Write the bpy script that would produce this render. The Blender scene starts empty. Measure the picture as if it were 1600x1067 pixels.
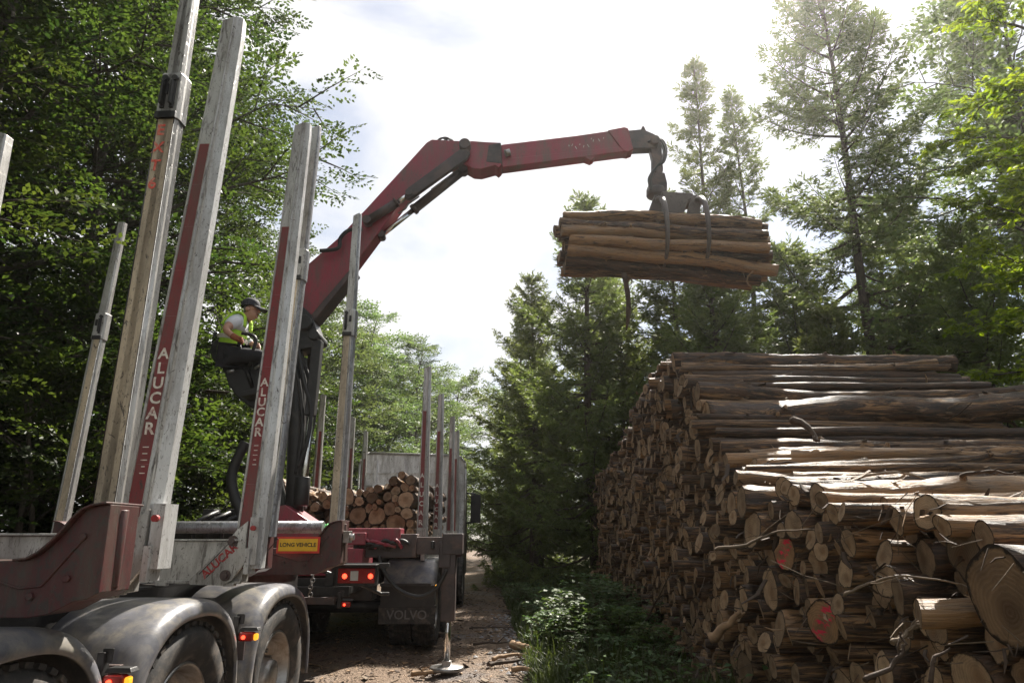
import bpy, bmesh, math, random
import numpy as np
from mathutils import Vector, Matrix

SC = bpy.context.scene
COL = SC.collection
R = math.radians
PI = math.pi
PITCH = math.atan(0.286)
CT, ST = math.cos(PITCH), math.sin(PITCH)
CAMZ, FPX = 1.5, 1066.67


def at(u, v, D):
    """world point at ground distance D along the view axis for a spot in the photograph"""
    x, y = (u - 800) / FPX, (533.5 - v) / FPX
    t = D / (CT - y * ST)
    return Vector((x * t, D, CAMZ + (ST + y * CT) * t))


def dot(o, label=None, cat=None, group=None, kind=None):
    if label: o['label'] = label
    if cat: o['category'] = cat
    if group: o['group'] = group
    if kind: o['kind'] = kind
    return o


ROOTM = {}


def thing(name, label, cat, loc=(0, 0, 0), rz=0.0, group=None):
    o = bpy.data.objects.new(name, None)
    o.empty_display_size = 0.2
    COL.objects.link(o)
    o.location = loc
    o.rotation_euler = (0, 0, rz)
    ROOTM[o.name] = Matrix.Translation(Vector(loc)) @ Matrix.Rotation(rz, 4, 'Z')
    return dot(o, label, cat, group)


def copy_tree(o, parent=None):
    c = o.copy()
    COL.objects.link(c)
    if parent is not None:
        c.parent = parent
    for ch in list(o.children):
        copy_tree(ch, c)
    return c


def place(o, loc, rot=(0, 0, 0), scale=(1, 1, 1)):
    o.location = loc
    o.rotation_euler = rot
    o.scale = scale if hasattr(scale, '__len__') else (scale, scale, scale)
    return o


TEXTS = {}


def text_arrays(s, bold=0.012):
    key = (s, bold)
    if key in TEXTS: return TEXTS[key]
    cu = bpy.data.curves.new('lettering', 'FONT')
    cu.body = s
    cu.align_x, cu.align_y = 'CENTER', 'CENTER'
    cu.offset = bold
    cu.resolution_u = 3
    o = bpy.data.objects.new('lettering', cu)
    COL.objects.link(o)
    me = o.to_mesh()
    vs = [tuple(v.co) for v in me.vertices]
    fs = [tuple(p.vertices) for p in me.polygons]
    o.to_mesh_clear()
    bpy.data.objects.remove(o)
    bpy.data.curves.remove(cu)
    TEXTS[key] = (vs, fs)
    return vs, fs


class MB:
    def __init__(s):
        s.v, s.f, s.mi, s.sm = [], [], [], []

    def add(s, vs, fs, m=0, smooth=False):
        b = len(s.v)
        s.v += [tuple(p) for p in vs]
        s.f += [tuple(i + b for i in f) for f in fs]
        s.mi += [m] * len(fs)
        s.sm += [smooth] * len(fs)
        return s

    def box(s, c, size, m=0, M=None, top=None):
        hx, hy, hz = [q / 2 for q in size]
        tx, ty = top or (1, 1)
        vs = [Vector((sx * hx * (tx if sz > 0 else 1), sy * hy * (ty if sz > 0 else 1), sz * hz)) for sz in (-1, 1) for sy in (-1, 1) for sx in (-1, 1)]
        if M is not None: vs = [M @ p for p in vs]
        vs = [p + Vector(c) for p in vs]
        return s.add(vs, [(0, 2, 3, 1), (4, 5, 7, 6), (0, 1, 5, 4), (2, 6, 7, 3), (0, 4, 6, 2), (1, 3, 7, 5)], m)

    def tube(s, pts, rad, seg=10, m=0, cap=True, smooth=True, flat=1.0):
        pts = [Vector(p) for p in pts]
        n = len(pts)
        if not hasattr(rad, '__len__'): rad = [rad] * n
        vs, fs = [], []
        up = None
        for i in range(n):
            d = (pts[min(i + 1, n - 1)] - pts[max(i - 1, 0)]).normalized()
            if up is None:
                up = Vector((0, 0, 1)) if abs(d.z) < .9 else Vector((0, 1, 0))
            a = (up - d * up.dot(d))
            if a.length < 1e-4: a = Vector((1, 0, 0)) - d * d.x
            a.normalize(); b = d.cross(a); up = a
            for k in range(seg):
                q = 2 * PI * (k + .5) / seg
                vs.append(pts[i] + a * (math.cos(q) * rad[i] * flat) + b * (math.sin(q) * rad[i]))
        for i in range(n - 1):
            for k in range(seg):
                k2 = (k + 1) % seg
                fs.append((i * seg + k, i * seg + k2, (i + 1) * seg + k2, (i + 1) * seg + k))
        s.add(vs, fs, m, smooth)
        if cap:
            b0 = len(s.v) - len(vs)
            s.f += [tuple(b0 + k for k in range(seg))[::-1], tuple(b0 + (n - 1) * seg + k for k in range(seg))]
            s.mi += [m, m]; s.sm += [False, False]
        return s

    def prism(s, pts, vec, m=0, mside=None):
        """closed outline swept along vec"""
        pts = [Vector(p) for p in pts]; vec = Vector(vec); n = len(pts)
        vs = pts + [p + vec for p in pts]
        s.add(vs, [tuple(range(n)), tuple(range(2 * n - 1, n - 1, -1))], m)
        b = len(s.v) - 2 * n
        for k in range(n):
            k2 = (k + 1) % n
            s.f.append((b + k, b + n + k, b + n + k2, b + k2))
            s.mi.append(m if mside is None else mside); s.sm.append(False)
        return s

    def loft(s, secs, m=0, mats=None, smooth=False):
        """list of rings (same count) joined, capped; mats: one index per ring edge"""
        n = len(secs[0])
        vs = [p for r in secs for p in r]
        b = len(s.v)
        s.v += [tuple(p) for p in vs]
        for i in range(len(secs) - 1):
            for k in range(n):
                k2 = (k + 1) % n
                s.f.append((b + i * n + k, b + i * n + k2, b + (i + 1) * n + k2, b + (i + 1) * n + k))
                s.mi.append(m if mats is None else mats[k]); s.sm.append(smooth)
        s.f += [tuple(b + k for k in range(n))[::-1], tuple(b + (len(secs) - 1) * n + k for k in range(n))]
        s.mi += [m, m]; s.sm += [False, False]
        return s

    def lathe(s, prof, c, axis='x', seg=32, m=0, smooth=True):
        """prof: (radius, offset along axis)"""
        n = len(prof); vs, fs = [], []
        for k in range(seg):
            q = 2 * PI * k / seg
            for r, a in prof:
                p = (a, r * math.cos(q), r * math.sin(q)) if axis == 'x' else (r * math.cos(q), r * math.sin(q), a) if axis == 'z' else (r * math.cos(q), a, r * math.sin(q))
                vs.append(Vector(p) + Vector(c))
        for k in range(seg):
            k2 = (k + 1) % seg
            for i in range(n - 1):
                fs.append((k * n + i, k2 * n + i, k2 * n + i + 1, k * n + i + 1))
        return s.add(vs, fs, m, smooth)

    def text(s, body, M, size, m=0, bold=0.012, wob=0.0):
        """flat letters laid by matrix M (letters in its xy plane)"""
        vs, fs = text_arrays(body, bold)
        return s.add([M @ Vector((x * size, y * size, 0)) for x, y, z in vs], fs, m)

    def xf(s, M):
        s.v = [tuple(M @ Vector(p)) for p in s.v]
        return s

    def build(s, name, mats, parent=None, world=False, bevel=0.0, fix=True, loc=None):
        me = bpy.data.meshes.new(name)
        v = s.v
        if world and parent is not None:
            I = ROOTM[parent.name].inverted()
            v = [tuple(I @ Vector(p)) for p in v]
        if loc is not None:
            v = [(p[0] - loc[0], p[1] - loc[1], p[2] - loc[2]) for p in v]
        me.from_pydata(v, [], s.f)
        for mm in (mats if isinstance(mats, (list, tuple)) else [mats]): me.materials.append(mm)
        me.polygons.foreach_set('material_index', s.mi)
        me.polygons.foreach_set('use_smooth', s.sm)
        if fix:
            bm = bmesh.new(); bm.from_mesh(me)
            bmesh.ops.recalc_face_normals(bm, faces=bm.faces)
            bm.to_mesh(me); bm.free()
        me.update()
        o = bpy.data.objects.new(name, me)
        COL.objects.link(o)
        if parent is not None: o.parent = parent
        if loc is not None: o.location = loc
        if bevel:
            b = o.modifiers.new('edge', 'BEVEL'); b.width = bevel; b.segments = 2; b.limit_method = 'ANGLE'; b.angle_limit = R(40)
        return o


def frame(o, x, y):
    """matrix whose xy plane is spanned by x, y at o"""
    x = Vector(x).normalized(); y = Vector(y); y = (y - x * x.dot(y)).normalized(); z = x.cross(y)
    return Matrix(((x.x, y.x, z.x, o[0]), (x.y, y.y, z.y, o[1]), (x.z, y.z, z.z, o[2]), (0, 0, 0, 1)))


def bez(p, n=12):
    """smooth curve through the points (Catmull-Rom)"""
    p = [Vector(q) for q in p]; out = []
    for i in range(len(p) - 1):
        a = p[max(i - 1, 0)]; b = p[i]; c = p[i + 1]; d = p[min(i + 2, len(p) - 1)]
        for k in range(n):
            t = k / n
            out.append(.5 * ((2 * b) + (c - a) * t + (2 * a - 5 * b + 4 * c - d) * t * t + (3 * b - a - 3 * c + d) * t ** 3))
    out.append(p[-1])
    return out


# ---------------------------------------------------------------- materials
class NT:
    def __init__(s, name, rough=.6, metal=0.0, color=(.5, .5, .5), spec=.5):
        s.m = bpy.data.materials.new(name); s.m.use_nodes = True
        s.t = s.m.node_tree; s.b = s.t.nodes['Principled BSDF']; s.out = s.t.nodes['Material Output']
        s.i('Roughness', rough); s.i('Metallic', metal); s.i('Base Color', color); s.i('Specular IOR Level', spec)

    def put(s, sock, val):
        if isinstance(val, bpy.types.NodeSocket): s.t.links.new(val, sock)
        elif val is not None:
            if hasattr(val, '__len__') and len(val) == 3 and sock.type == 'RGBA': val = (*val, 1)
            sock.default_value = val

    def i(s, name, val): s.put(s.b.inputs[name], val); return s

    def n(s, typ, ins=None, **kw):
        nd = s.t.nodes.new(typ)
        for k, v in kw.items(): setattr(nd, k, v)
        for k, v in (ins or {}).items(): s.put(nd.inputs[k], v)
        return nd

    def obj(s): return s.n('ShaderNodeTexCoord').outputs['Object']
    def uv(s): return s.n('ShaderNodeTexCoord').outputs['UV']
    def rnd(s): return s.n('ShaderNodeObjectInfo').outputs['Random']
    def attr(s, a): return s.n('ShaderNodeAttribute', attribute_name=a).outputs['Fac']

    def map(s, vec, scale=(1, 1, 1), loc=(0, 0, 0), rot=(0, 0, 0)):
        return s.n('ShaderNodeMapping', {'Vector': vec, 'Scale': scale, 'Location': loc, 'Rotation': rot}).outputs[0]

    def noise(s, vec, scale=5, detail=4, rough=.55, dist=0.0, w=None):
        nd = s.n('ShaderNodeTexNoise', {'Vector': vec, 'Scale': scale, 'Detail': detail, 'Roughness': rough, 'Distortion': dist})
        if w is not None:
            nd.noise_dimensions = '4D'; s.put(nd.inputs['W'], w)
        return nd.outputs['Fac']

    def voro(s, vec, scale=5, feature='F1', out='Distance', rand=1.0):
        return s.n('ShaderNodeTexVoronoi', {'Vector': vec, 'Scale': scale, 'Randomness': rand}, feature=feature).outputs[out]

    def ramp(s, fac, stops, interp='LINEAR'):
        nd = s.n('ShaderNodeValToRGB', {'Fac': fac}); cr = nd.color_ramp; cr.interpolation = interp
        while len(cr.elements) < len(stops): cr.elements.new(.5)
        for e, (p, c) in zip(cr.elements, stops):
            e.position = p
            e.color = (c, c, c, 1) if not hasattr(c, '__len__') else (*c[:3], 1)
        return nd.outputs['Color']

    def mix(s, fac, a, b, blend='MIX'):
        nd = s.n('ShaderNodeMix', data_type='RGBA', blend_type=blend)
        s.put(nd.inputs['Factor'], fac); s.put(nd.inputs[6], a); s.put(nd.inputs[7], b)
        return nd.outputs[2]

    def math(s, op, a, b=None, c=None, clamp=False):
        nd = s.n('ShaderNodeMath', operation=op, use_clamp=clamp)
        s.put(nd.inputs[0], a)
        if b is not None: s.put(nd.inputs[1], b)
        if c is not None: s.put(nd.inputs[2], c)
        return nd.outputs[0]

    def sep(s, vec):
        nd = s.n('ShaderNodeSeparateXYZ', {0: vec}); return nd.outputs

    def comb(s, x, y, z): return s.n('ShaderNodeCombineXYZ', {0: x, 1: y, 2: z}).outputs[0]

    def bump(s, h, strength=.3, dist=.01):
        s.put(s.b.inputs['Normal'], s.n('ShaderNodeBump', {'Height': h, 'Strength': strength, 'Distance': dist}).outputs[0]); return s


def plain(name, color, rough=.6, metal=0.0, var=.25, scale=8, bump=.15, dirt=None, dirt_amt=.5):
    k = NT(name, rough, metal, color)
    o = k.obj()
    f = k.noise(o, scale, 6, .6)
    c = k.mix(k.ramp(f, [(.3, 0), (.7, 1)]), [q * (1 - var) for q in color], [min(1, q * (1 + var)) for q in color])
    if dirt:
        g = k.ramp(k.noise(o, scale * .6, 8, .7, .6), [(1 - dirt_amt - .12, 0), (1 - dirt_amt + .12, 1)])
        c = k.mix(g, c, dirt)
    k.i('Base Color', c)
    k.i('Roughness', k.math('ADD', k.math('MULTIPLY', k.noise(o, scale * 2, 3), .25), rough - .12, clamp=True))
    if bump: k.bump(k.noise(o, scale * 6, 5, .6), bump, .004)
    return k.m


def worn(name, paint, under, rough, scuff=.5, under_metal=0.0, stretch=.12, streak=9):
    """paint scratched through to what lies below, with streaks along z and dark gouges"""
    k = NT(name, rough)
    o = k.obj()
    base = k.mix(k.noise(o, 3, 5), [q * .86 for q in paint], [min(1, q * 1.1) for q in paint])
    st = k.noise(k.map(o, (1, 1, stretch)), streak * 6, 8, .7, .8)
    wear = k.ramp(st, [(1 - scuff - .05, 0), (1 - scuff + .05, 1)])
    base = k.mix(wear, base, under)
    gou = k.ramp(k.noise(k.map(o, (1, 1, .45), rot=(0, 0, .6)), 26, 4, .75, 2.0), [(.605, 0), (.64, 1)])
    base = k.mix(k.math('MULTIPLY', gou, .85), base, (.05, .04, .035))
    spk = k.ramp(k.noise(k.map(o, (1, 1, .5)), 95, 3, .6), [(.60, 0), (.66, 1)])
    base = k.mix(k.math('MULTIPLY', spk, .4), base, (.045, .038, .032))
    grime = k.ramp(k.noise(k.map(o, (2.5, 2.5, .6)), 2.2, 8, .7), [(.42, 0), (.68, 1)])
    base = k.mix(k.math('MULTIPLY', grime, .75), base, (.10, .082, .065))
    k.i('Base Color', base)
    if under_metal: k.i('Metallic', k.math('MULTIPLY', k.math('SUBTRACT', 1.0, k.math('MAXIMUM', grime, gou), clamp=True), under_metal))
    k.bump(k.math('ADD', st, k.math('MULTIPLY', gou, -.6)), .35, .004)
    return k.m


def leaf_mat(name, c0, c1, trans=.45, rough=.5, hue=.028):
    k = NT(name, rough)
    t = k.attr('tint')
    c = k.mix(t, c0, c1)
    hsv = k.n('ShaderNodeHueSaturation', {'Color': c, 'Hue': k.math('ADD', k.math('MULTIPLY', k.rnd(), hue), .5 - hue / 2), 'Value': k.math('ADD', k.math('MULTIPLY', k.rnd(), .4), .8)}).outputs[0]
    k.i('Base Color', hsv); k.i('Specular IOR Level', .45)
    tr = k.n('ShaderNodeBsdfTranslucent', {'Color': k.mix(.5, hsv, k.n('ShaderNodeHueSaturation', {'Color': hsv, 'Hue': .48, 'Saturation': 1.15, 'Value': 1.9}).outputs[0])})
    ms = k.n('ShaderNodeMixShader', {0: trans, 1: k.b.outputs[0], 2: tr.outputs[0]})
    k.t.links.new(ms.outputs[0], k.out.inputs['Surface'])
    return k.m


def emit_mat(name, col, strength, base=(.3, .01, .01)):
    k = NT(name, .15, 0, base)
    k.i('Emission Color', col)
    o = k.obj()
    k.i('Emission Strength', strength)
    k.bump(k.voro(o, 60), .3, .003)
    return k.m


M = {}
# bark of cut logs: dark flaking bark, strips peeled to the orange wood below
def log_bark(name, peel, dark=(.020, .012, .007), mid=(.110, .057, .029), wood=(.46, .25, .105)):
    k = NT(name, .8, spec=.5)
    uv = k.uv(); x, y, _ = k.sep(uv)
    sd = k.math('ADD', k.math('MULTIPLY', k.rnd(), 37.0), k.math('MULTIPLY', k.attr('seed'), 53.0))
    ang = k.math('MULTIPLY', y, 2 * PI)
    vec = k.comb(k.math('MULTIPLY', x, .95), k.math('MULTIPLY', k.math('COSINE', ang), .42), k.math('MULTIPLY', k.math('SINE', ang), .42))
    n1 = k.noise(k.map(vec, (.7, 1, 1)), 8, 5, .62, .8, sd)
    n2 = k.noise(k.map(vec, (.55, 1, 1)), 4.6, 8, .72, .9, k.math('ADD', sd, 5.0))
    c = k.mix(k.ramp(n1, [(.40, 0), (.60, 1)]), dark, mid)
    pl = k.ramp(k.math('ADD', n2, k.math('MULTIPLY', k.math('FRACT', k.math('MULTIPLY', sd, 1.7)), .13)), [(1 - peel - .02, 0), (1 - peel + .035, 1)])
    fib = k.noise(k.map(vec, (.12, 1, 1)), 40, 5, .65, 0, sd)
    wc = k.mix(k.ramp(fib, [(.3, 0), (.7, 1)]), [q * .45 for q in wood], wood)
    wc = k.mix(k.ramp(k.noise(vec, 4, 4, .6, 0, sd), [(.45, 0), (.7, .7)]), wc, (.17, .14, .11))
    c = k.mix(pl, c, wc)
    dk = k.ramp(k.noise(k.map(vec, (.5, 1, 1)), 13, 6, .72, .4, k.math('ADD', sd, 2.0)), [(.36, 1), (.46, 0)])
    c = k.mix(k.math('MULTIPLY', dk, .8), c, (.014, .010, .007))
    lich = k.ramp(k.noise(vec, 22, 5, .7, 0, sd), [(.66, 0), (.72, 1)])
    c = k.mix(k.math('MULTIPLY', lich, .3), c, (.26, .22, .16))
    k.i('Base Color', c)
    k.i('Roughness', k.math('ADD', k.math('MULTIPLY', n1, .45), .28))
    h = k.math('SUBTRACT', k.math('ADD', n1, k.math('MULTIPLY', fib, .3)), k.math('MULTIPLY', pl, .25))
    k.bump(h, .9, .02)
    return k.m


def log_end(name, pale, heart, paint=None):
    k = NT(name, .75, spec=.25)
    uv = k.uv()
    sd = k.math('ADD', k.math('MULTIPLY', k.rnd(), 31.0), k.math('MULTIPLY', k.attr('seed'), 47.0))
    vec = k.n('ShaderNodeVectorMath', {0: uv, 1: (.5, .5, 0)}, operation='SUBTRACT').outputs[0]
    x, y, _ = k.sep(vec)
    d = k.noise(vec, 3, 3, .5, 0, sd)
    rr = k.math('SQRT', k.math('ADD', k.math('MULTIPLY', x, x), k.math('MULTIPLY', y, y)))
    px = k.math('ADD', x, k.math('MULTIPLY', k.math('SUBTRACT', k.math('FRACT', sd), .5), .34))
    py = k.math('ADD', y, k.math('MULTIPLY', k.math('SUBTRACT', k.math('FRACT', k.math('MULTIPLY', sd, 3.3)), .5), .34))
    pr = k.math('SQRT', k.math('ADD', k.math('MULTIPLY', px, px), k.math('MULTIPLY', py, py)))
    pr = k.math('ADD', pr, k.math('MULTIPLY', d, .17))
    ring = k.math('MULTIPLY_ADD', k.math('SINE', k.math('MULTIPLY', k.math('ADD', pr, k.math('MULTIPLY', k.noise(k.comb(pr, sd, 0.0), 30, 2), .04)), 115.0)), .5, .5)
    c = k.mix(k.ramp(pr, [(.16, 1), (.34, 0)]), pale, heart)
    c = k.mix(k.math('MULTIPLY', ring, .42), c, [q * .52 for q in pale])
    blot = k.ramp(k.noise(vec, 2.6, 6, .65, .3, k.math('ADD', sd, 9.0)), [(.42, 0), (.72, 1)])
    c = k.mix(k.math('MULTIPLY', blot, .75), c, (.105, .075, .052))
    a = k.math('ARCTAN2', py, px)
    rad = k.noise(k.comb(k.math('MULTIPLY', a, 2.2), sd, 0.0), 5, 3, .7)
    crack = k.math('MULTIPLY', k.ramp(rad, [(.66, 0), (.70, 1)]), k.ramp(pr, [(.06, 0), (.14, 1), (.38, 1), (.47, 0)]))
    c = k.mix(k.math('MULTIPLY', crack, .8), c, (.035, .022, .014))
    saw = k.noise(k.map(vec, (1, 26, 1), rot=(0, 0, .7)), 5, 3, .6, 0, sd)
    c = k.mix(k.math('MULTIPLY', saw, .42), c, (.12, .075, .04))
    if paint:
        pm = k.ramp(k.noise(k.map(vec, (1.2, 3.4, 1), rot=(0, 0, -.5)), 3.2, 5, .7, .5), [(.50, 0), (.53, 1)])
        pm = k.math('MULTIPLY', pm, k.ramp(k.math('ABSOLUTE', k.math('ADD', x, k.math('MULTIPLY', y, .4))), [(.13, 1), (.23, 0)]))
        c = k.mix(pm, c, paint)
    c = k.mix(k.ramp(k.math('ADD', rr, k.math('MULTIPLY', k.math('SUBTRACT', k.noise(vec, 9, 5, .7, 0, sd), .5), .16)), [(.44, 0), (.47, 1)]), c, (.03, .019, .012))
    tone = k.ramp(k.math('FRACT', k.math('MULTIPLY', sd, 7.3)), [(0, .5), (.4, .85), (1, 1.15)])
    c = k.mix(1.0, c, tone, 'MULTIPLY')
    k.i('Base Color', c)
    k.bump(k.math('ADD', k.math('MULTIPLY', ring, .5), k.math('ADD', saw, k.math('MULTIPLY', crack, -2.0))), .5, .006)
    return k.m


M['bark_dark'] = log_bark('log_bark_dark', .40)
M['bark_peel'] = log_bark('log_bark_peeling', .47)
M['bark_bare'] = log_bark('log_bark_bare', .57, wood=(.42, .24, .11))
M['end'] = log_end('log_end', (.54, .375, .235), (.33, .19, .10))
M['end_huge'] = log_end('log_end_dark_heart', (.44, .285, .165), (.15, .085, .045))
M['end_pink'] = log_end('log_end_red_paint', (.46, .27, .14), (.36, .2, .1), (.75, .04, .09))
M['end_old'] = log_end('log_end_weathered', (.30, .21, .13), (.22, .12, .06))
M['wood_split'] = plain('torn_wood', (.29, .185, .105), .8, 0, .4, 14, .4)
M['cream'] = worn('cream_paint', (.62, .51, .37), (.27, .23, .19), .42, .36, 0, .12, 6)
M['alu'] = worn('weathered_aluminium', (.54, .53, .51), (.20, .19, .18), .34, .41, .6, .16, 5)
M['alusunlit'] = worn('sunlit_aluminium', (.70, .70, .70), (.38, .37, .36), .30, .36, .45)  # lighter copy of the aluminium, sunlight on the flanks put into the colour
M['steelgrey'] = worn('blue_grey_steel', (.36, .37, .40), (.20, .20, .205), .32, .45, .6, .5, 5)
M['redstripe'] = worn('red_stripe_paint', (.215, .022, .026), (.42, .40, .38), .40, .27, 0, .10, 7)
M['maroon'] = worn('maroon_paint', (.078, .020, .022), (.045, .032, .03), .42, .45, 0, .6, 4)
M['craneRed'] = worn('crane_red_paint', (.31, .030, .055), (.15, .05, .05), .40, .27, 0, .7, 4)
M['craneDark'] = plain('greasy_dark_steel', (.055, .042, .042), .5, .0, .4, 6, .25, (.12, .075, .06), .4)
M['black'] = plain('black_steel', (.018, .017, .017), .45, 0, .4, 9, .2, (.05, .042, .036), .35)
M['rubber'] = plain('tyre_rubber', (.030, .028, .027), .78, 0, .3, 14, .3, (.13, .105, .085), .42)
M['hose'] = plain('black_hose', (.022, .021, .021), .5, 0, .2, 20, .1)
M['mudguard'] = plain('grey_mudguard_plastic', (.115, .115, .128), .33, 0, .3, 9, .15, (.26, .235, .195), .44)
M['chrome'] = plain('chrome_rod', (.75, .75, .75), .16, 1, .1, 8, .0)
M['steel'] = plain('bare_steel', (.36, .35, .34), .38, .9, .3, 10, .2, (.16, .12, .09), .4)
M['white'] = worn('white_panel_paint', (.80, .81, .82), (.55, .55, .55), .45, .25)
M['letterwhite'] = plain('white_lettering', (.72, .68, .62), .6, 0, .12, 40, 0, (.30, .06, .05), .38)
M['letterred'] = plain('red_lettering', (.33, .03, .03), .55, 0, .2, 40, 0, (.5, .48, .45), .34)
M['spray'] = plain('red_spray_paint', (.72, .10, .07), .7, 0, .2, 60, 0, (.6, .5, .38), .42)
M['signyel'] = plain('sign_yellow', (.80, .47, .03), .4, 0, .12, 9, 0, (.5, .3, .05), .3)
M['signred'] = plain('sign_red', (.62, .05, .03), .4, 0, .15, 9, 0)
M['signblack'] = plain('sign_black', (.02, .02, .02), .5, 0, .1, 9, 0)
M['flaptext'] = plain('raised_flap_lettering', (.13, .125, .12), .5, 0, .2, 20, 0)
M['lampred'] = plain('red_lamp_lens', (.24, .012, .01), .2, 0, .15, 12, .2)
M['lampglow'] = emit_mat('lit_red_lamp', (1, .05, .02), 2.0)
M['amberglow'] = emit_mat('glowing_amber', (1, .42, .03), .5, (.5, .2, .02))
M['lampclear'] = plain('clear_lamp_lens', (.5, .5, .48), .15, 0, .1, 12, .1)
M['green'] = plain('green_webbing', (.05, .42, .07), .7, 0, .3, 30, .4)
M['skin'] = plain('skin', (.50, .27, .19), .55, 0, .12, 20, .1)
M['glove'] = plain('brown_work_glove', (.27, .085, .035), .75, 0, .25, 30, .3)
M['hivis'] = plain('hi_vis_yellow_green', (.52, .85, .06), .7, 0, .12, 18, .3)
M['reflect'] = plain('grey_reflective_tape', (.50, .47, .42), .4, 0, .12, 30, .1)
M['tee'] = plain('white_tshirt', (.72, .73, .76), .85, 0, .06, 14, .3)
M['trousers'] = plain('black_trousers', (.02, .02, .024), .85, 0, .3, 14, .3)
M['cap'] = plain('dark_cap', (.032, .032, .040), .8, 0, .2, 30, .2)
M['hair'] = plain('grey_hair', (.16, .15, .14), .8, 0, .3, 60, .4)
M['eye'] = plain('eye', (.05, .04, .035), .2, 0, .1, 30, 0)
M['seatblk'] = plain('black_vinyl', (.022, .021, .022), .45, 0, .3, 12, .2)
M['grapple'] = worn('dusty_grapple_steel', (.10, .078, .070), (.05, .042, .038), .5, .42, 0, .8, 3)
M['glass'] = plain('dark_cab_glass', (.02, .025, .03), .08, 0, .1, 4, 0)

# leaves
M['leaf_beech'] = leaf_mat('beech_leaf', (.018, .037, .009), (.064, .100, .020), .52)
M['leaf_pale'] = leaf_mat('pale_leaf', (.060, .095, .030), (.130, .180, .060), .5)
M['leaf_oak'] = leaf_mat('oak_leaf', (.110, .170, .012), (.220, .280, .028), .6)
M['needle'] = leaf_mat('spruce_needle', (.050, .082, .026), (.130, .165, .050), .52, .5)
M['needle_lit'] = leaf_mat('sunlit_spruce_needle', (.062, .096, .026), (.145, .185, .052), .52, .5)  # paler copy of the spruce needle, its sunlit look put into the colour
M['fern'] = leaf_mat('fern_leaf', (.050, .095, .020), (.110, .170, .040), .45)
M['bramble'] = leaf_mat('bramble_leaf', (.045, .088, .026), (.095, .150, .048), .35, .6)
M['grassb'] = leaf_mat('grass_blade', (.028, .046, .010), (.070, .092, .024), .4)


def trunk_mat(name, a, b):
    k = NT(name, .85, spec=.2); o = k.obj()
    f = k.noise(k.map(o, (1, 1, .22)), 14, 8, .7, .4)
    c = k.mix(k.ramp(f, [(.35, 0), (.68, 1)]), a, b)
    c = k.mix(k.math('MULTIPLY', k.ramp(k.noise(o, 2.2, 5), [(.5, 0), (.7, 1)]), .5), c, (.06, .075, .035))
    k.i('Base Color', c); k.bump(f, .8, .03)
    return k.m


M['trunk'] = trunk_mat('grey_brown_bark', (.035, .028, .022), (.12, .10, .08))
M['trunk_spruce'] = trunk_mat('spruce_bark', (.03, .022, .018), (.11, .080, .062))
M['stem'] = plain('woody_stem', (.10, .065, .04), .8, 0, .3, 30, .2)
M['twig'] = plain('dead_twig', (.15, .11, .075), .85, 0, .35, 20, .4)
M['twig_dark'] = plain('dark_dead_branch', (.065, .043, .03), .85, 0, .4, 20, .5)
# ---------------------------------------------------------------- plants
def nrm(a):
    return a / np.maximum(np.linalg.norm(a, axis=-1, keepdims=True), 1e-9)


def faces_obj(name, V, quads, tint, mat, parent):
    """fast mesh from arrays of 4-corner faces"""
    me = bpy.data.meshes.new(name)
    nv, nf = len(V), len(quads)
    me.vertices.add(nv); me.vertices.foreach_set('co', V.astype(np.float32).ravel())
    me.loops.add(nf * 4); me.loops.foreach_set('vertex_index', quads.astype(np.int32).ravel())
    me.polygons.add(nf)
    me.polygons.foreach_set('loop_start', np.arange(0, nf * 4, 4, dtype=np.int32))
    me.polygons.foreach_set('loop_total', np.full(nf, 4, dtype=np.int32))
    a = me.attributes.new('tint', 'FLOAT', 'POINT'); a.data.foreach_set('value', tint.astype(np.float32))
    me.materials.append(mat)
    me.update(calc_edges=True)
    o = bpy.data.objects.new(name, me); COL.objects.link(o)
    if parent is not None: o.parent = parent
    return o


def kites(P, Dr, Nn, L, W, fold=.12):
    """one folded leaf per row: base, side, tip, side"""
    Dr = nrm(Dr); S = nrm(np.cross(Dr, Nn)); N2 = np.cross(S, Dr)
    L = L[:, None]; W = W[:, None]
    V = np.stack([P, P + Dr * L * .45 + S * W * .5 + N2 * L * fold, P + Dr * L, P + Dr * L * .45 - S * W * .5 + N2 * L * fold], 1)
    return V.reshape(-1, 3), np.arange(len(P) * 4).reshape(-1, 4)


def rvec(rs, n, s=1.0):
    return rs.normal(0, s, (n, 3))


def sprays(rs, P, Dr, Nn, ln, K, leaf, aspect=.6, jit=.35):
    """K leaves alternately along each twig, spread in the twig's plane"""
    n = len(P)
    Dr = nrm(Dr); Nn = nrm(Nn - Dr * np.sum(Nn * Dr, 1, keepdims=True)); S = np.cross(Dr, Nn)
    t = np.tile(np.linspace(.12, 1, K), n) + rs.normal(0, .05, n * K)
    side = np.tile(np.where(np.arange(K) % 2, 1., -1.), n)
    rp = lambda a: np.repeat(a, K, 0)
    l = rp(ln)
    sp = rs.uniform(.0, .16, n * K) * (1.15 - t)
    pos = rp(P) + rp(Dr) * (t * l)[:, None] + rp(S) * (side * sp * l * 2.6)[:, None] - np.array([0, 0, 1]) * (t ** 2 * l * .14)[:, None]
    d = rp(Dr) * .75 + rp(S) * (side * .8)[:, None] + rvec(rs, n * K, jit * .6)
    nn = rp(Nn) + rvec(rs, n * K, jit)
    L = leaf * rs.uniform(.65, 1.25, n * K)
    V, Q = kites(pos, d, nn, L, L * aspect)
    ti = np.repeat(np.clip(rp(rs.uniform(.1, .9, n)) + rs.normal(0, .22, n * K), 0, 1), 4)
    return V, Q, ti


def join(parts):
    off = 0; Vs, Qs, Ts = [], [], []
    for V, Q, T in parts:
        Vs.append(V); Qs.append(Q + off); Ts.append(T); off += len(V)
    return np.concatenate(Vs), np.concatenate(Qs), np.concatenate(Ts)


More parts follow.
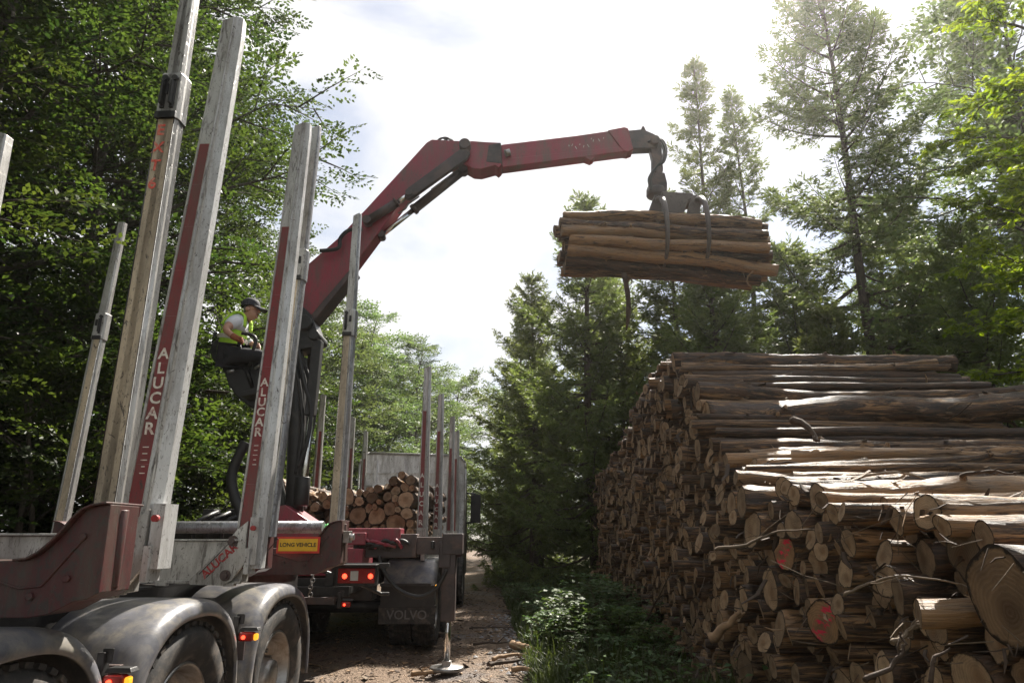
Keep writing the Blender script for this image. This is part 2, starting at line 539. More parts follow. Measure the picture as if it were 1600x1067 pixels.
def broadleaf(name, seed, h, rad, base, limbs=30, subs=8, tw=6, K=16, leaf=.095, mat='leaf_beech', trunk_r=.16, spray=.5, droop=.1, flat=.55, multi=1):
    rs = np.random.RandomState(seed); rnd = random.Random(seed)
    root = thing(name, None, None)
    tb = MB(); P, Dr, Nn = [], [], []
    for mtr in range(multi):
        lean = Vector((rnd.uniform(-.08, .08), rnd.uniform(-.08, .08), 0)) * (1 + 2 * (multi > 1))
        off = Vector((rnd.uniform(-.4, .4), rnd.uniform(-.4, .4), 0)) * (multi > 1)
        tp = [off + Vector((lean.x * z + .12 * math.sin(z * .9 + seed), lean.y * z + .12 * math.cos(z * .7 + seed), z)) for z in np.linspace(0, h * .96, 12)]
        tb.tube(tp, [trunk_r * (1 - .93 * (i / 11)) + .012 for i in range(12)], 9)
        for i in range(limbs // multi):
            f = (i + rnd.random()) / (limbs // multi)
            z = base + (h * .95 - base) * f
            k = min(int(z / (h * .96) * 11), 10); fr = z / (h * .96) * 11 - k
            p0 = tp[k].lerp(tp[k + 1], min(1, fr))
            az = i * 2.399 + rnd.uniform(-.5, .5)
            q = (z - base) / (h - base)
            ln = rad * (math.sin(PI * min(1, .20 + q * .80)) ** .7) * rnd.uniform(.74, 1.02) + .25
            el = .15 + .75 * q + rnd.uniform(-.2, .2)
            d = Vector((math.cos(az) * math.cos(el), math.sin(az) * math.cos(el), math.sin(el)))
            pts = [p0 + d * ln * t + Vector((0, 0, -droop * ln * t * t)) + Vector((rnd.gauss(0, .05), rnd.gauss(0, .05), rnd.gauss(0, .04))) * ln * t * .6 for t in (0, .25, .5, .75, 1)]
            r0 = max(.012, trunk_r * (1 - q) * .42 + .01)
            tb.tube(pts, [r0, r0 * .75, r0 * .5, r0 * .32, .005], 6)
            for j in range(subs):
                t = .22 + .78 * (j + rnd.random()) / subs
                kk = min(int(t * 4), 3); p1 = pts[kk].lerp(pts[kk + 1], t * 4 - kk)
                dd = (pts[kk + 1] - pts[kk]).normalized()
                sd = dd.cross(Vector((0, 0, 1))).normalized() * (1 if j % 2 else -1)
                d2 = (dd * .6 + sd * rnd.uniform(.5, 1) + Vector((0, 0, rnd.uniform(-.25, .35)))).normalized()
                l2 = ln * rnd.uniform(.22, .42) * (1.25 - t * .5) + .15
                p2 = p1 + d2 * l2 + Vector((0, 0, -.08 * l2))
                tb.tube([p1, p1.lerp(p2, .5) + Vector((0, 0, .03)), p2], [r0 * .3 + .003, r0 * .18 + .003, .003], 4)
                for w in range(tw):
                    u = .15 + .85 * (w + rnd.random()) / tw
                    ss = d2.cross(Vector((0, 0, 1))).normalized() * (1 if w % 2 else -1)
                    d3 = (d2 * .8 + ss * rnd.uniform(.3, .9) + Vector((0, 0, rnd.uniform(-.3, .25)))).normalized()
                    P.append(p1.lerp(p2, u)); Dr.append(d3)
                    Nn.append(Vector((rnd.gauss(0, 1 - flat), rnd.gauss(0, 1 - flat), 1)))
    P, Dr, Nn = [np.array([tuple(q) for q in a]) for a in (P, Dr, Nn)]
    ln = spray * rs.uniform(.6, 1.25, len(P))
    V, Q, T = sprays(rs, P, Dr, Nn, ln, K, leaf)
    tb.build('trunk', M['trunk'], root, fix=False)
    faces_obj('crown', V, Q, T, M[mat], root)
    return root


def spruce(name, seed, h, rad, base=.4, whorl=.42, per=6, mat='needle', sparse=1.0, taper=.85, droop=.30, trunk_r=.17, bl=.34, blades=10, nl=.092):
    """conifer: whorled boughs, each a flat fan of needled branchlets"""
    rs = np.random.RandomState(seed); rnd = random.Random(seed)
    root = thing(name, None, None)
    tb = MB()
    tp = [Vector((.05 * math.sin(z * .5 + seed), .05 * math.cos(z * .6), z)) for z in np.linspace(0, h, 14)]
    tb.tube(tp, [trunk_r * (1 - .94 * i / 13) + .006 for i in range(14)], 9)
    A, B = [], []      # branchlet start, direction
    z = base
    while z < h - .15:
        q = (z - base) / (h - base)
        ln0 = rad * ((1 - q) ** taper) * (.55 + .45 * min(1, q * 5)) + .12
        n = per if q < .9 else 4
        a0 = rnd.uniform(0, 6.28)
        for i in range(n):
            if rnd.random() > sparse: continue
            az = a0 + i * 2 * PI / n + rnd.uniform(-.35, .35)
            ln = ln0 * rnd.choice((rnd.uniform(.45, .9), rnd.uniform(.8, 1.25)))
            el = .08 + .65 * q ** 1.5 + rnd.uniform(-.14, .14)
            d = Vector((math.cos(az) * math.cos(el), math.sin(az) * math.cos(el), math.sin(el)))
            p0 = Vector((0, 0, z + rnd.uniform(-.16, .16)))
            dp = droop * (1 - q) * rnd.uniform(.6, 1.4)
            cur = lambda t: p0 + d * ln * t + Vector((0, 0, -dp * ln * math.sin(t * 2.2) + .16 * ln * t ** 3))
            pts = [cur(t) for t in (0, .2, .4, .6, .8, 1)]
            r0 = .010 + .013 * ln
            tb.tube(pts, [r0, r0 * .8, r0 * .62, r0 * .45, r0 * .3, .004], 5)
            nb = max(4, int(ln / .105))
            for j in range(nb):
                t = .16 + .84 * (j + rnd.random() * .6) / nb
                p1 = cur(t); dd = (cur(min(1, t + .05)) - cur(t - .05)).normalized()
                sd = dd.cross(Vector((0, 0, 1))).normalized()
                for sg in (-1, 1):
                    l2 = (bl * (1.1 - .72 * t) * (.55 + .55 * min(1, ln / 1.6)) + .08) * rnd.uniform(.6, 1.25)
                    d2 = (dd * .75 + sd * sg * rnd.uniform(.5, 1.0) + Vector((0, 0, rnd.uniform(-.85, .05) * (1 - .6 * q)))).normalized()
                    A.append(tuple(p1)); B.append(tuple(d2 * l2))
                    if l2 > .2:      # a side shoot on the branchlet
                        ss = d2.cross(Vector((0, 0, 1))).normalized() * rnd.choice((-1, 1))
                        A.append(tuple(p1 + d2 * l2 * rnd.uniform(.3, .6))); B.append(tuple((d2 * .7 + ss * .8 + Vector((0, 0, -.3))).normalized() * l2 * .55))
            A.append(tuple(cur(.97))); B.append(tuple((cur(1) - cur(.95)).normalized() * .22))
        z += whorl * rnd.uniform(.75, 1.2) * (1 - .45 * q)
    A, B = np.array(A), np.array(B)
    n = len(A); L = np.linalg.norm(B, axis=1)
    D1 = nrm(B); S = nrm(np.cross(D1, np.array([0, 0, 1.0]) + rvec(rs, n, .25))); U = np.cross(S, D1)
    K = blades
    t = np.tile((np.arange(K) + .3) / K, n) + rs.normal(0, .03, n * K)
    th = rs.uniform(0, 2 * PI, n * K)
    rp = lambda a: np.repeat(a, K, 0)
    ra = rp(S) * np.cos(th)[:, None] + rp(U) * (np.sin(th) * .7)[:, None]
    pos = rp(A) + rp(B) * t[:, None]
    d = rp(D1) * .85 + ra * .62
    nn = np.cross(d, ra) * np.sign(rs.normal(0, 1, n * K))[:, None] + rvec(rs, n * K, .4)
    Ln = nl * rs.uniform(.7, 1.35, n * K) * 1.3
    V, Q = kites(pos, d, nn, Ln, Ln * .27, .05)
    T = np.repeat(np.clip(rp(rs.uniform(.1, .8, n)) + .3 * t * rs.uniform(0, 1, n * K), 0, 1), 4)
    tb.build('trunk', M['trunk_spruce'], root, fix=False)
    faces_obj('crown', V, Q, T, M[mat], root)
    return root


def fern(name, seed, nf=9, ln=.75):
    rs = np.random.RandomState(seed); rnd = random.Random(seed)
    root = thing(name, None, None)
    P, D, N, L = [], [], [], []
    sb = MB()
    for i in range(nf):
        az = i * 2 * PI / nf + rnd.uniform(-.3, .3); l = ln * rnd.uniform(.7, 1.15); el = rnd.uniform(.7, 1.2)
        d = Vector((math.cos(az), math.sin(az), 0))
        cur = lambda t: d * (l * (math.cos(el) * t + .30 * t * t)) + Vector((0, 0, l * (math.sin(el) * t - .62 * t * t)))
        sb.tube([cur(t) for t in (0, .25, .5, .75, 1)], [.006, .005, .004, .003, .001], 4)
        n = 24
        for j in range(n):
            t = .16 + .84 * j / n
            dd = (cur(t + .02) - cur(t - .02)).normalized(); s = dd.cross(Vector((0, 0, 1))).normalized(); u = s.cross(dd)
            w = l * .30 * math.sin(PI * min(1, .12 + .88 * t)) ** .8 * (1 - t * .55)
            for sg in (-1, 1):
                pd = (s * sg + dd * .35 - u * .12).normalized()
                m = 5
                for q in range(m):      # leaflets of one pinna
                    for s2 in (-1, 1):
                        P.append(tuple(cur(t) + pd * w * (q + .3) / m)); D.append(tuple(pd * .55 + dd * s2 * .7)); N.append(tuple(u + s * rnd.uniform(-.2, .2))); L.append(w * .22 * (1.15 - q / m * .7))
    P, D, N, L = np.array(P), np.array(D), np.array(N), np.array(L)
    V, Q = kites(P, D, N, L, L * .55, .04)
    sb.build('stalk', M['stem'], root, fix=False)
    faces_obj('fronds', V, Q, np.repeat(rs.uniform(0, 1, len(P)), 4), M['fern'], root)
    return root


def bramble(name, seed, h=.7, rad=.7, n=26, leaf=.07, mat='bramble'):
    rs = np.random.RandomState(seed); rnd = random.Random(seed)
    root = thing(name, None, None); sb = MB(); P, D, N = [], [], []
    for i in range(n):
        az = rnd.uniform(0, 6.28); l = rad * rnd.uniform(.5, 1.2); hh = h * rnd.uniform(.5, 1.1)
        d = Vector((math.cos(az), math.sin(az), 0)); o = Vector((rnd.uniform(-.2, .2), rnd.uniform(-.2, .2), 0)) * rad
        cur = lambda t: o + d * l * t + Vector((0, 0, hh * (2.0 * t - 1.25 * t * t)))
        sb.tube([cur(t) for t in (0, .3, .6, 1)], [.006, .005, .004, .002], 4)
        for j in range(13):
            t = .2 + .8 * j / 13; p = cur(t); a = rnd.uniform(0, 6.28); st = Vector((math.cos(a), math.sin(a), rnd.uniform(0, .6))) * .07
            up = Vector((rnd.gauss(0, .35), rnd.gauss(0, .35), 1))
            for b in (-1, 0, 1):
                P.append(tuple(p + st)); D.append((math.cos(a + b * 1.15), math.sin(a + b * 1.15), rnd.uniform(-.25, .2))); N.append(tuple(up))
    P, D, N = np.array(P), np.array(D), np.array(N)
    L = leaf * rs.uniform(.7, 1.35, len(P))
    V, Q = kites(P, D, N, L, L * .72, .10)
    sb.build('stem', M['stem'], root, fix=False)
    faces_obj('leaves', V, Q, np.repeat(np.clip(rs.normal(.5, .3, len(P)), 0, 1), 4), M[mat], root)
    return root


OAKLEAF = [(0, 0), (.10, .06), (.22, .05), (.26, .17), (.40, .14), (.46, .27), (.62, .20), (.70, .28), (.84, .15), (1, 0)]


def oak_bough(name, seed):
    """branching bough seen close up, with lobed leaves"""
    rs = np.random.RandomState(seed); rnd = random.Random(seed)
    root = thing(name, None, None); tb = MB(); vs, qs, ti = [], [], []
    h = 7.6
    tp = [Vector((.06 * math.sin(z), .05 * math.cos(z * 1.3), z)) for z in np.linspace(0, h, 10)]
    tb.tube(tp, [.11 * (1 - .9 * i / 9) + .008 for i in range(10)], 9)
    half = len(OAKLEAF)
    for i in range(30):
        z = 1.2 + 6.2 * (i + rnd.random()) / 30; k = min(int(z / h * 9), 8); p0 = tp[k].lerp(tp[k + 1], z / h * 9 - k)
        az = i * 2.4 + rnd.uniform(-.3, .3); el = rnd.uniform(.05, .6); ln = rnd.uniform(1.0, 2.0) * (1.1 - .45 * z / h)
        d = Vector((math.cos(az) * math.cos(el), math.sin(az) * math.cos(el), math.sin(el)))
        pts = [p0 + d * ln * t + Vector((0, 0, -.18 * ln * t * t)) for t in (0, .33, .66, 1)]
        tb.tube(pts, [.022, .016, .010, .004], 6)
        for j in range(15):
            t = .22 + .78 * (j + rnd.random()) / 15; kk = min(int(t * 3), 2); p1 = pts[kk].lerp(pts[kk + 1], t * 3 - kk)
            a2 = az + rnd.choice((-1, 1)) * rnd.uniform(.2, 1.1); d2 = Vector((math.cos(a2), math.sin(a2), rnd.uniform(-.3, .4))).normalized(); l2 = rnd.uniform(.2, .5)
            p2 = p1 + d2 * l2; tb.tube([p1, p2], [.006, .003], 4)
            tint = rnd.random()
            for w in range(20):
                c = p1.lerp(p2, rnd.uniform(.2, 1.1)); az3 = rnd.uniform(0, 6.28)
                fd = (d2 * .5 + Vector((math.cos(az3), math.sin(az3), rnd.uniform(-.6, .3)))).normalized()
                up = Vector((rnd.gauss(0, .4), rnd.gauss(0, .4), 1)); s = fd.cross(up).normalized(); u = s.cross(fd)
                L = rnd.uniform(.07, .125); b = len(vs)
                for x, y in OAKLEAF: vs.append(tuple(c + fd * x * L - u * (.2 * x * x * L)))
                for sg in (-1, 1):
                    for x, y in OAKLEAF: vs.append(tuple(c + fd * x * L + s * sg * y * L * 1.05 + u * (y * .35 * L - .2 * x * x * L)))
                for sg in (1, 2):
                    for q in range(half - 1): qs.append((b + q, b + q + 1, b + sg * half + q + 1, b + sg * half + q))
                ti += [min(1, max(0, tint + rnd.gauss(0, .2)))] * (3 * half)
    tb.build('trunk', M['trunk'], root, fix=False)
    faces_obj('crown', np.array(vs), np.array(qs), np.array(ti), M['leaf_oak'], root)
    return root


def setrole(o, label, cat, group=None):
    return dot(o, label, cat, group)


BEECH = [broadleaf('beech_tree', 11, 14, 4.0, 1.2, 34, 9, 7, 25, .085), broadleaf('beech_tree', 12, 13, 3.7, .8, 34, 9, 7, 25, .082), broadleaf('beech_tree', 13, 15, 4.3, 2.0, 34, 9, 7, 25, .088)]
SHRUB = [broadleaf('hazel_shrub', 21, 3.6, 1.9, .15, 26, 7, 6, 14, .095, trunk_r=.05, spray=.42, multi=3), broadleaf('hazel_shrub', 22, 4.6, 2.1, .2, 28, 7, 6, 14, .10, trunk_r=.06, spray=.45, multi=3)]
PALE = [broadleaf('birch_tree', 31, 11, 2.8, 1.0, 30, 8, 7, 13, .10, 'leaf_pale', .11, .5, .25), broadleaf('birch_tree', 32, 9, 2.9, .5, 30, 8, 7, 13, .11, 'leaf_pale', .10, .5, .2)]
SPR = [spruce('spruce_tree', 41, 11.5, 3.4, .3, .52, 6, 'needle_lit', .85, .8, .34, bl=.42), spruce('spruce_tree', 42, 17.5, 3.7, 1.5, .66, 6, sparse=.66, taper=.62, droop=.36, bl=.50), spruce('spruce_tree', 43, 16, 2.5, 1.2, .56, 5, 'needle_lit', .62, .85, .10, .13, .40)]
SPRLOW = [spruce('spruce_tree', 44, 6.5, 2.4, .15, .36, 6, 'needle_lit', 1, .8, .34, .09), spruce('spruce_tree', 45, 8.0, 2.7, .2, .42, 6, 'needle_lit', .9, .8, .38, .11)]
OAK = oak_bough('oak_sapling', 51)
FERN = [fern('fern', 61), fern('fern', 62, 11, .85)]
BRAM = [bramble('bramble_bush', 71), bramble('bramble_bush', 72, .55, .6, 22, .06), bramble('nettle_clump', 73, .8, .45, 24, .075, 'fern')]
USED = set()


def stand(proto, x, y, rz, s, label, cat, group, z=0.0, sz=None):
    first = proto.name not in USED
    o = proto if first else copy_tree(proto)
    USED.add(proto.name)
    dot(o, label, cat, group)
    return place(o, (x, y, z), (0, 0, rz), (s, s, sz or s))
# ---------------------------------------------------------------- ground, track, sky
from mathutils import noise as mnoise


def sm(a, b, x):
    t = min(1, max(0, (x - a) / (b - a))); return t * t * (3 - 2 * t)


def track_right(y): return .55 - .037 * y
def track_left(y): return track_right(y) - 5.0


def gh(x, y):
    r, l = track_right(y), track_left(y)
    n = mnoise.noise(Vector((x * .5, y * .5, 0))) * .10 + mnoise.noise(Vector((x * 1.7, y * 1.7, 3))) * .045
    z = .20 * sm(r, r + 1.5, x) + .25 * sm(-l, -l + 1.2, -x)
    z += n * (.35 + .65 * max(sm(r - .3, r + .8, x), sm(-l - .3, -l + .8, -x)))
    for w in (r - 1.3, r - 3.2): z -= .06 * math.exp(-((x - w) / .28) ** 2)
    return z


def in_track(x, y):
    return sm(track_left(y) - .1, track_left(y) + .4, x) * (1 - sm(track_right(y) - .4, track_right(y) + .1, x))


def axis(near, far, step, n):
    a = list(np.arange(near[0], near[1] + 1e-6, step)); g = step
    lo, hi = [], []
    x = near[0]
    while x > far[0]: g *= n; x -= g; lo.append(x)
    g = step; x = near[1]
    while x < far[1]: g *= n; x += g; hi.append(x)
    return lo[::-1] + a + hi


def sheet(name, xs, ys, fz, mat, kind='structure'):
    V = [(x, y, fz(x, y)) for y in ys for x in xs]; w = len(xs)
    F = [(j * w + i, j * w + i + 1, (j + 1) * w + i + 1, (j + 1) * w + i) for j in range(len(ys) - 1) for i in range(w - 1)]
    me = bpy.data.meshes.new(name); me.from_pydata(V, [], F); me.materials.append(mat)
    me.polygons.foreach_set('use_smooth', [True] * len(F))
    o = bpy.data.objects.new(name, me); COL.objects.link(o); o['kind'] = kind
    return o


k = NT('forest_floor', .9, spec=.15); o_ = k.obj()
n1 = k.noise(o_, 1.1, 8, .65); n2 = k.noise(o_, 14, 8, .7)
c = k.mix(k.ramp(n2, [(.35, 0), (.65, 1)]), (.030, .022, .014), (.10, .070, .042))
c = k.mix(k.ramp(k.math('ADD', n1, k.math('MULTIPLY', n2, .3)), [(.58, 0), (.74, .85)]), c, (.045, .065, .018))
k.i('Base Color', c); k.bump(n2, .8, .03)
M['floor'] = k.m

k = NT('track_litter', .9, spec=.25); o_ = k.obj()
n1 = k.noise(o_, .8, 8, .65); n2 = k.noise(o_, 22, 8, .72, .5); v1 = k.voro(k.map(o_, (1, .6, 1)), 38)
c = k.mix(k.ramp(n2, [(.3, 0), (.7, 1)]), (.085, .058, .040), (.27, .195, .14))
c = k.mix(k.ramp(v1, [(.0, .5), (.25, 0)]), c, (.30, .22, .16))
c = k.mix(k.ramp(n1, [(.5, 0), (.7, .8)]), c, (.10, .095, .10))
c = k.mix(k.ramp(k.noise(o_, 2.5, 6, .7), [(.60, 0), (.72, .7)]), c, (.06, .075, .02))
k.i('Base Color', c); k.bump(k.math('ADD', n2, v1), 1.0, .03)
k.i('Roughness', k.ramp(n1, [(.45, .92), (.7, .5)]))
M['track'] = k.m

sheet('ground', axis((-9, 7), (-260, 260), .22, 1.22), axis((1, 24), (-40, 420), .22, 1.18), lambda x, y: gh(x, y) - .09 * in_track(x, y), M['floor'])
ts = list(np.arange(0, 26, .12)) + list(np.arange(26, 110, .6))
tv = [(t / 34.0) for t in range(35)]
V = []
for y in ts:
    for q in tv:
        e = .18 * mnoise.noise(Vector((y * .8, q > .5, 7)))
        x = track_left(y) + (track_right(y) - track_left(y)) * q + e * (1 if abs(q - .5) > .4 else 0)
        V.append((x, y, gh(x, y) + .004 + .022 * mnoise.noise(Vector((x * 6, y * 6, 1))) * (.2 < q < .8) - .07 * (q in (0., 1.))))
w = len(tv)
me = bpy.data.meshes.new('forest_track')
me.from_pydata(V, [], [(j * w + i, j * w + i + 1, (j + 1) * w + i + 1, (j + 1) * w + i) for j in range(len(ts) - 1) for i in range(w - 1)])
me.materials.append(M['track']); me.polygons.foreach_set('use_smooth', [True] * len(me.polygons))
tr_o = bpy.data.objects.new('forest_track', me); COL.objects.link(tr_o); tr_o['kind'] = 'structure'

# chips of bark and torn wood trodden into the track
rs = np.random.RandomState(5); rnd = random.Random(5)
mb = MB()
for i in range(5200):
    y = 5.5 + 16 * rnd.random() ** 1.6; x = track_right(y) + .9 - 4.2 * rnd.random() ** 1.3
    if i % 9 == 0: x = track_right(y) + rnd.uniform(-.2, 1.4)
    l = rnd.uniform(.02, .10) * (1 + (rnd.random() < .06) * 1.8); wd = l * rnd.uniform(.12, .45)
    a = rnd.uniform(0, 6.28); d = Vector((math.cos(a), math.sin(a), rnd.gauss(0, .16))); s = Vector((-math.sin(a), math.cos(a), rnd.gauss(0, .25)))
    p = Vector((x, y, gh(x, y) + .022)); h = Vector((0, 0, rnd.uniform(.003, .012)))
    q = [p - d * l / 2 - s * wd * .3, p - s * wd / 2, p + d * l / 2, p + s * wd / 2]
    mb.add(q + [r_ + h for r_ in q], [(3, 2, 1, 0), (4, 5, 6, 7), (0, 1, 5, 4), (1, 2, 6, 5), (2, 3, 7, 6), (3, 0, 4, 7)], rnd.choice((0, 0, 1, 2)))
dot(mb.build('bark_litter', [M['twig_dark'], M['twig'], M['wood_split']], fix=False), 'bark flakes and wood chips littering the track', 'litter', None, 'stuff')
mb = MB()
k = NT('grey_stone', .75); c = k.mix(k.noise(k.obj(), 30, 5), (.12, .12, .13), (.30, .29, .29)); k.i('Base Color', c); M['stone'] = k.m
for i in range(900):
    y = 8.5 + 6 * rnd.random(); x = track_right(y) + rnd.gauss(.25, .33); s = rnd.uniform(.012, .045)
    b = len(mb.v); p = Vector((x, y, gh(x, y) + s * .2 + .01))
    vs = [p + Vector((math.cos(t) * s * rnd.uniform(.7, 1.2), math.sin(t) * s * rnd.uniform(.7, 1.2), 0)) for t in (0, 1.25, 2.5, 3.8, 5)]
    mb.add(vs + [p + Vector((rnd.gauss(0, .2) * s, rnd.gauss(0, .2) * s, s * .55))], [(0, 1, 5), (1, 2, 5), (2, 3, 5), (3, 4, 5), (4, 0, 5)])
dot(mb.build('gravel', M['stone'], fix=False), 'grey gravel scattered along the verge of the track', 'gravel', None, 'stuff')

# grass
N = 46000
yy = 4 + 30 * rs.rand(N) ** 1.7; sidep = rs.rand(N) < .72
xx = np.where(sidep, np.array([track_right(y) for y in yy]) + np.abs(rs.normal(.0, .95, N)) + .02 - .1 * rs.rand(N), np.array([track_left(y) for y in yy]) - np.abs(rs.normal(0, 1.2, N)) + .1)
far = rs.rand(N) < .12
yy = np.where(far, 30 + 60 * rs.rand(N), yy); xx = np.where(far, np.array([track_right(y) for y in yy]) - 2.5 + np.where(rs.rand(N) < .5, 1, -1) * (2.3 + np.abs(rs.normal(0, 1.5, N))), xx)
keep = [(mnoise.noise(Vector((x * .9, y * .9, 9))) > -.22) and not (x > 1.95 and y < 16) for x, y in zip(xx, yy)]
xx, yy = xx[keep], yy[keep]
zz = np.array([gh(x, y) for x, y in zip(xx, yy)])
n = len(xx); hgt = rs.uniform(.08, .30, n) * np.where(rs.rand(n) < .08, 1.7, 1)
az = rs.uniform(0, 6.28, n); ben = rs.uniform(.15, .9, n); wd = rs.uniform(.004, .009, n) * (1 + .12 * np.maximum(0, yy - 6))
P0 = np.stack([xx, yy, zz - .01], 1); dxy = np.stack([np.cos(az), np.sin(az), 0 * az], 1); sxy = np.stack([-np.sin(az), np.cos(az), 0 * az], 1)
P1 = P0 + dxy * (hgt * ben * .3)[:, None] + np.array([0, 0, 1]) * (hgt * .6)[:, None]
P2 = P0 + dxy * (hgt * ben)[:, None] + np.array([0, 0, 1]) * (hgt * (1 - .3 * ben))[:, None]
W = sxy * wd[:, None]
V = np.stack([P0 - W, P0 + W, P1 + W * .8, P1 - W * .8, P2, P2 + W * .05], 1).reshape(-1, 3)
b = np.arange(n)[:, None] * 6
Q = np.concatenate([b + np.array([[0, 1, 2, 3]]), b + np.array([[3, 2, 5, 4]])])
g = faces_obj('grass', V, Q, np.repeat(rs.rand(n), 6), M['grassb'], None)
dot(g, 'rough grass growing on both verges of the track', 'grass', None, 'stuff')

# low leafy ground cover under the trees
N = 26000
yy = 4 + 34 * rs.rand(N) ** 1.4; sidep = rs.rand(N) < .5
xx = np.where(sidep, np.array([track_right(y) for y in yy]) + .25 + np.abs(rs.normal(.0, 1.3, N)), np.array([track_left(y) for y in yy]) - np.abs(rs.normal(0, 1.7, N)))
keep = [(mnoise.noise(Vector((x * .7, y * .7, 4))) > -.05) and not (x > 1.9 and y < 16) for x, y in zip(xx, yy)]
xx, yy = xx[keep], yy[keep]; n = len(xx)
zz = np.array([gh(x, y) for x, y in zip(xx, yy)]) + rs.uniform(.03, .26, n) * (1 + .8 * (rs.rand(n) < .2))
az = rs.uniform(0, 6.28, n)
V, Q = kites(np.stack([xx, yy, zz], 1), np.stack([np.cos(az), np.sin(az), rs.uniform(-.4, .3, n)], 1), np.stack([rs.normal(0, .4, n), rs.normal(0, .4, n), np.ones(n)], 1), rs.uniform(.04, .10, n), rs.uniform(.025, .06, n))
dot(faces_obj('undergrowth', V, Q, np.repeat(rs.rand(n), 4), M['bramble'], None), 'low green leafy undergrowth along the forest edge', 'undergrowth', None, 'stuff')

# sky: clear-sky model with bright broken cloud
SUN_EL, SUN_AZ = R(50), R(25)
wd_ = bpy.data.worlds.new('World'); SC.world = wd_; wd_.use_nodes = True
nt = wd_.node_tree; bg = nt.nodes['Background']
sky = nt.nodes.new('ShaderNodeTexSky'); sky.sky_type = 'NISHITA'; sky.sun_disc = False
sky.sun_elevation = SUN_EL; sky.sun_rotation = SUN_AZ; sky.air_density = 1.0; sky.dust_density = 1.0
tc = nt.nodes.new('ShaderNodeTexCoord'); mp = nt.nodes.new('ShaderNodeMapping'); mp.inputs['Scale'].default_value = (1, 1, 1.9); mp.inputs['Location'].default_value = (.35, .1, .2)
nz = nt.nodes.new('ShaderNodeTexNoise'); nz.inputs['Scale'].default_value = 2.1; nz.inputs['Detail'].default_value = 9; nz.inputs['Roughness'].default_value = .56; nz.inputs['Distortion'].default_value = .4
cr = nt.nodes.new('ShaderNodeValToRGB'); cr.color_ramp.elements[0].position = .34; cr.color_ramp.elements[1].position = .55
mx = nt.nodes.new('ShaderNodeMix'); mx.data_type = 'RGBA'; mx.inputs[7].default_value = (7.6, 7.6, 7.7, 1)
L = nt.links.new
L(tc.outputs['Generated'], mp.inputs[0]); L(mp.outputs[0], nz.inputs['Vector']); L(nz.outputs['Fac'], cr.inputs[0]); L(cr.outputs[0], mx.inputs[0]); L(sky.outputs[0], mx.inputs[6]); L(mx.outputs[2], bg.inputs[0])
bg.inputs[1].default_value = .05

hz_ = MB().box((0, 160, 13.5), (260, 440, 29)).build('haze', NT('haze_air').m, None)
hz_['kind'] = 'stuff'; hm = hz_.data.materials[0].node_tree
hm.nodes.remove(hm.nodes['Principled BSDF']); pv = hm.nodes.new('ShaderNodeVolumePrincipled')
pv.inputs['Color'].default_value = (.95, .93, .90, 1); pv.inputs['Density'].default_value = .0010; pv.inputs['Anisotropy'].default_value = .82
hm.links.new(pv.outputs[0], hm.nodes['Material Output'].inputs['Volume'])

su = bpy.data.lights.new('sun', 'SUN'); su.energy = 5.0; su.angle = R(.5); su.color = (1, .94, .84)
so = bpy.data.objects.new('sun', su); COL.objects.link(so)
sd_ = Vector((math.sin(SUN_AZ) * math.cos(SUN_EL), math.cos(SUN_AZ) * math.cos(SUN_EL), math.sin(SUN_EL)))
so.rotation_euler = sd_.to_track_quat('Z', 'Y').to_euler(); so.location = sd_ * 60

cam = bpy.data.cameras.new('camera'); cam.lens = 24; cam.sensor_width = 36; cam.clip_start = .05; cam.clip_end = 2000
co = bpy.data.objects.new('camera', cam); COL.objects.link(co); co.location = (0, 0, CAMZ); co.rotation_euler = (PI / 2 + PITCH, 0, 0)
SC.camera = co
SC.view_settings.view_transform = 'Standard'; SC.view_settings.look = 'None'; SC.view_settings.gamma = 1; SC.view_settings.exposure = 1.45
SC.render.engine = 'CYCLES'
try:
    SC.cycles.use_denoising = True; SC.cycles.denoiser = 'OPENIMAGEDENOISE'
except Exception: pass
SC.cycles.max_bounces = 6; SC.cycles.diffuse_bounces = 3; SC.cycles.transmission_bounces = 4; SC.cycles.transparent_max_bounces = 4
SC.cycles.sample_clamp_indirect = 6
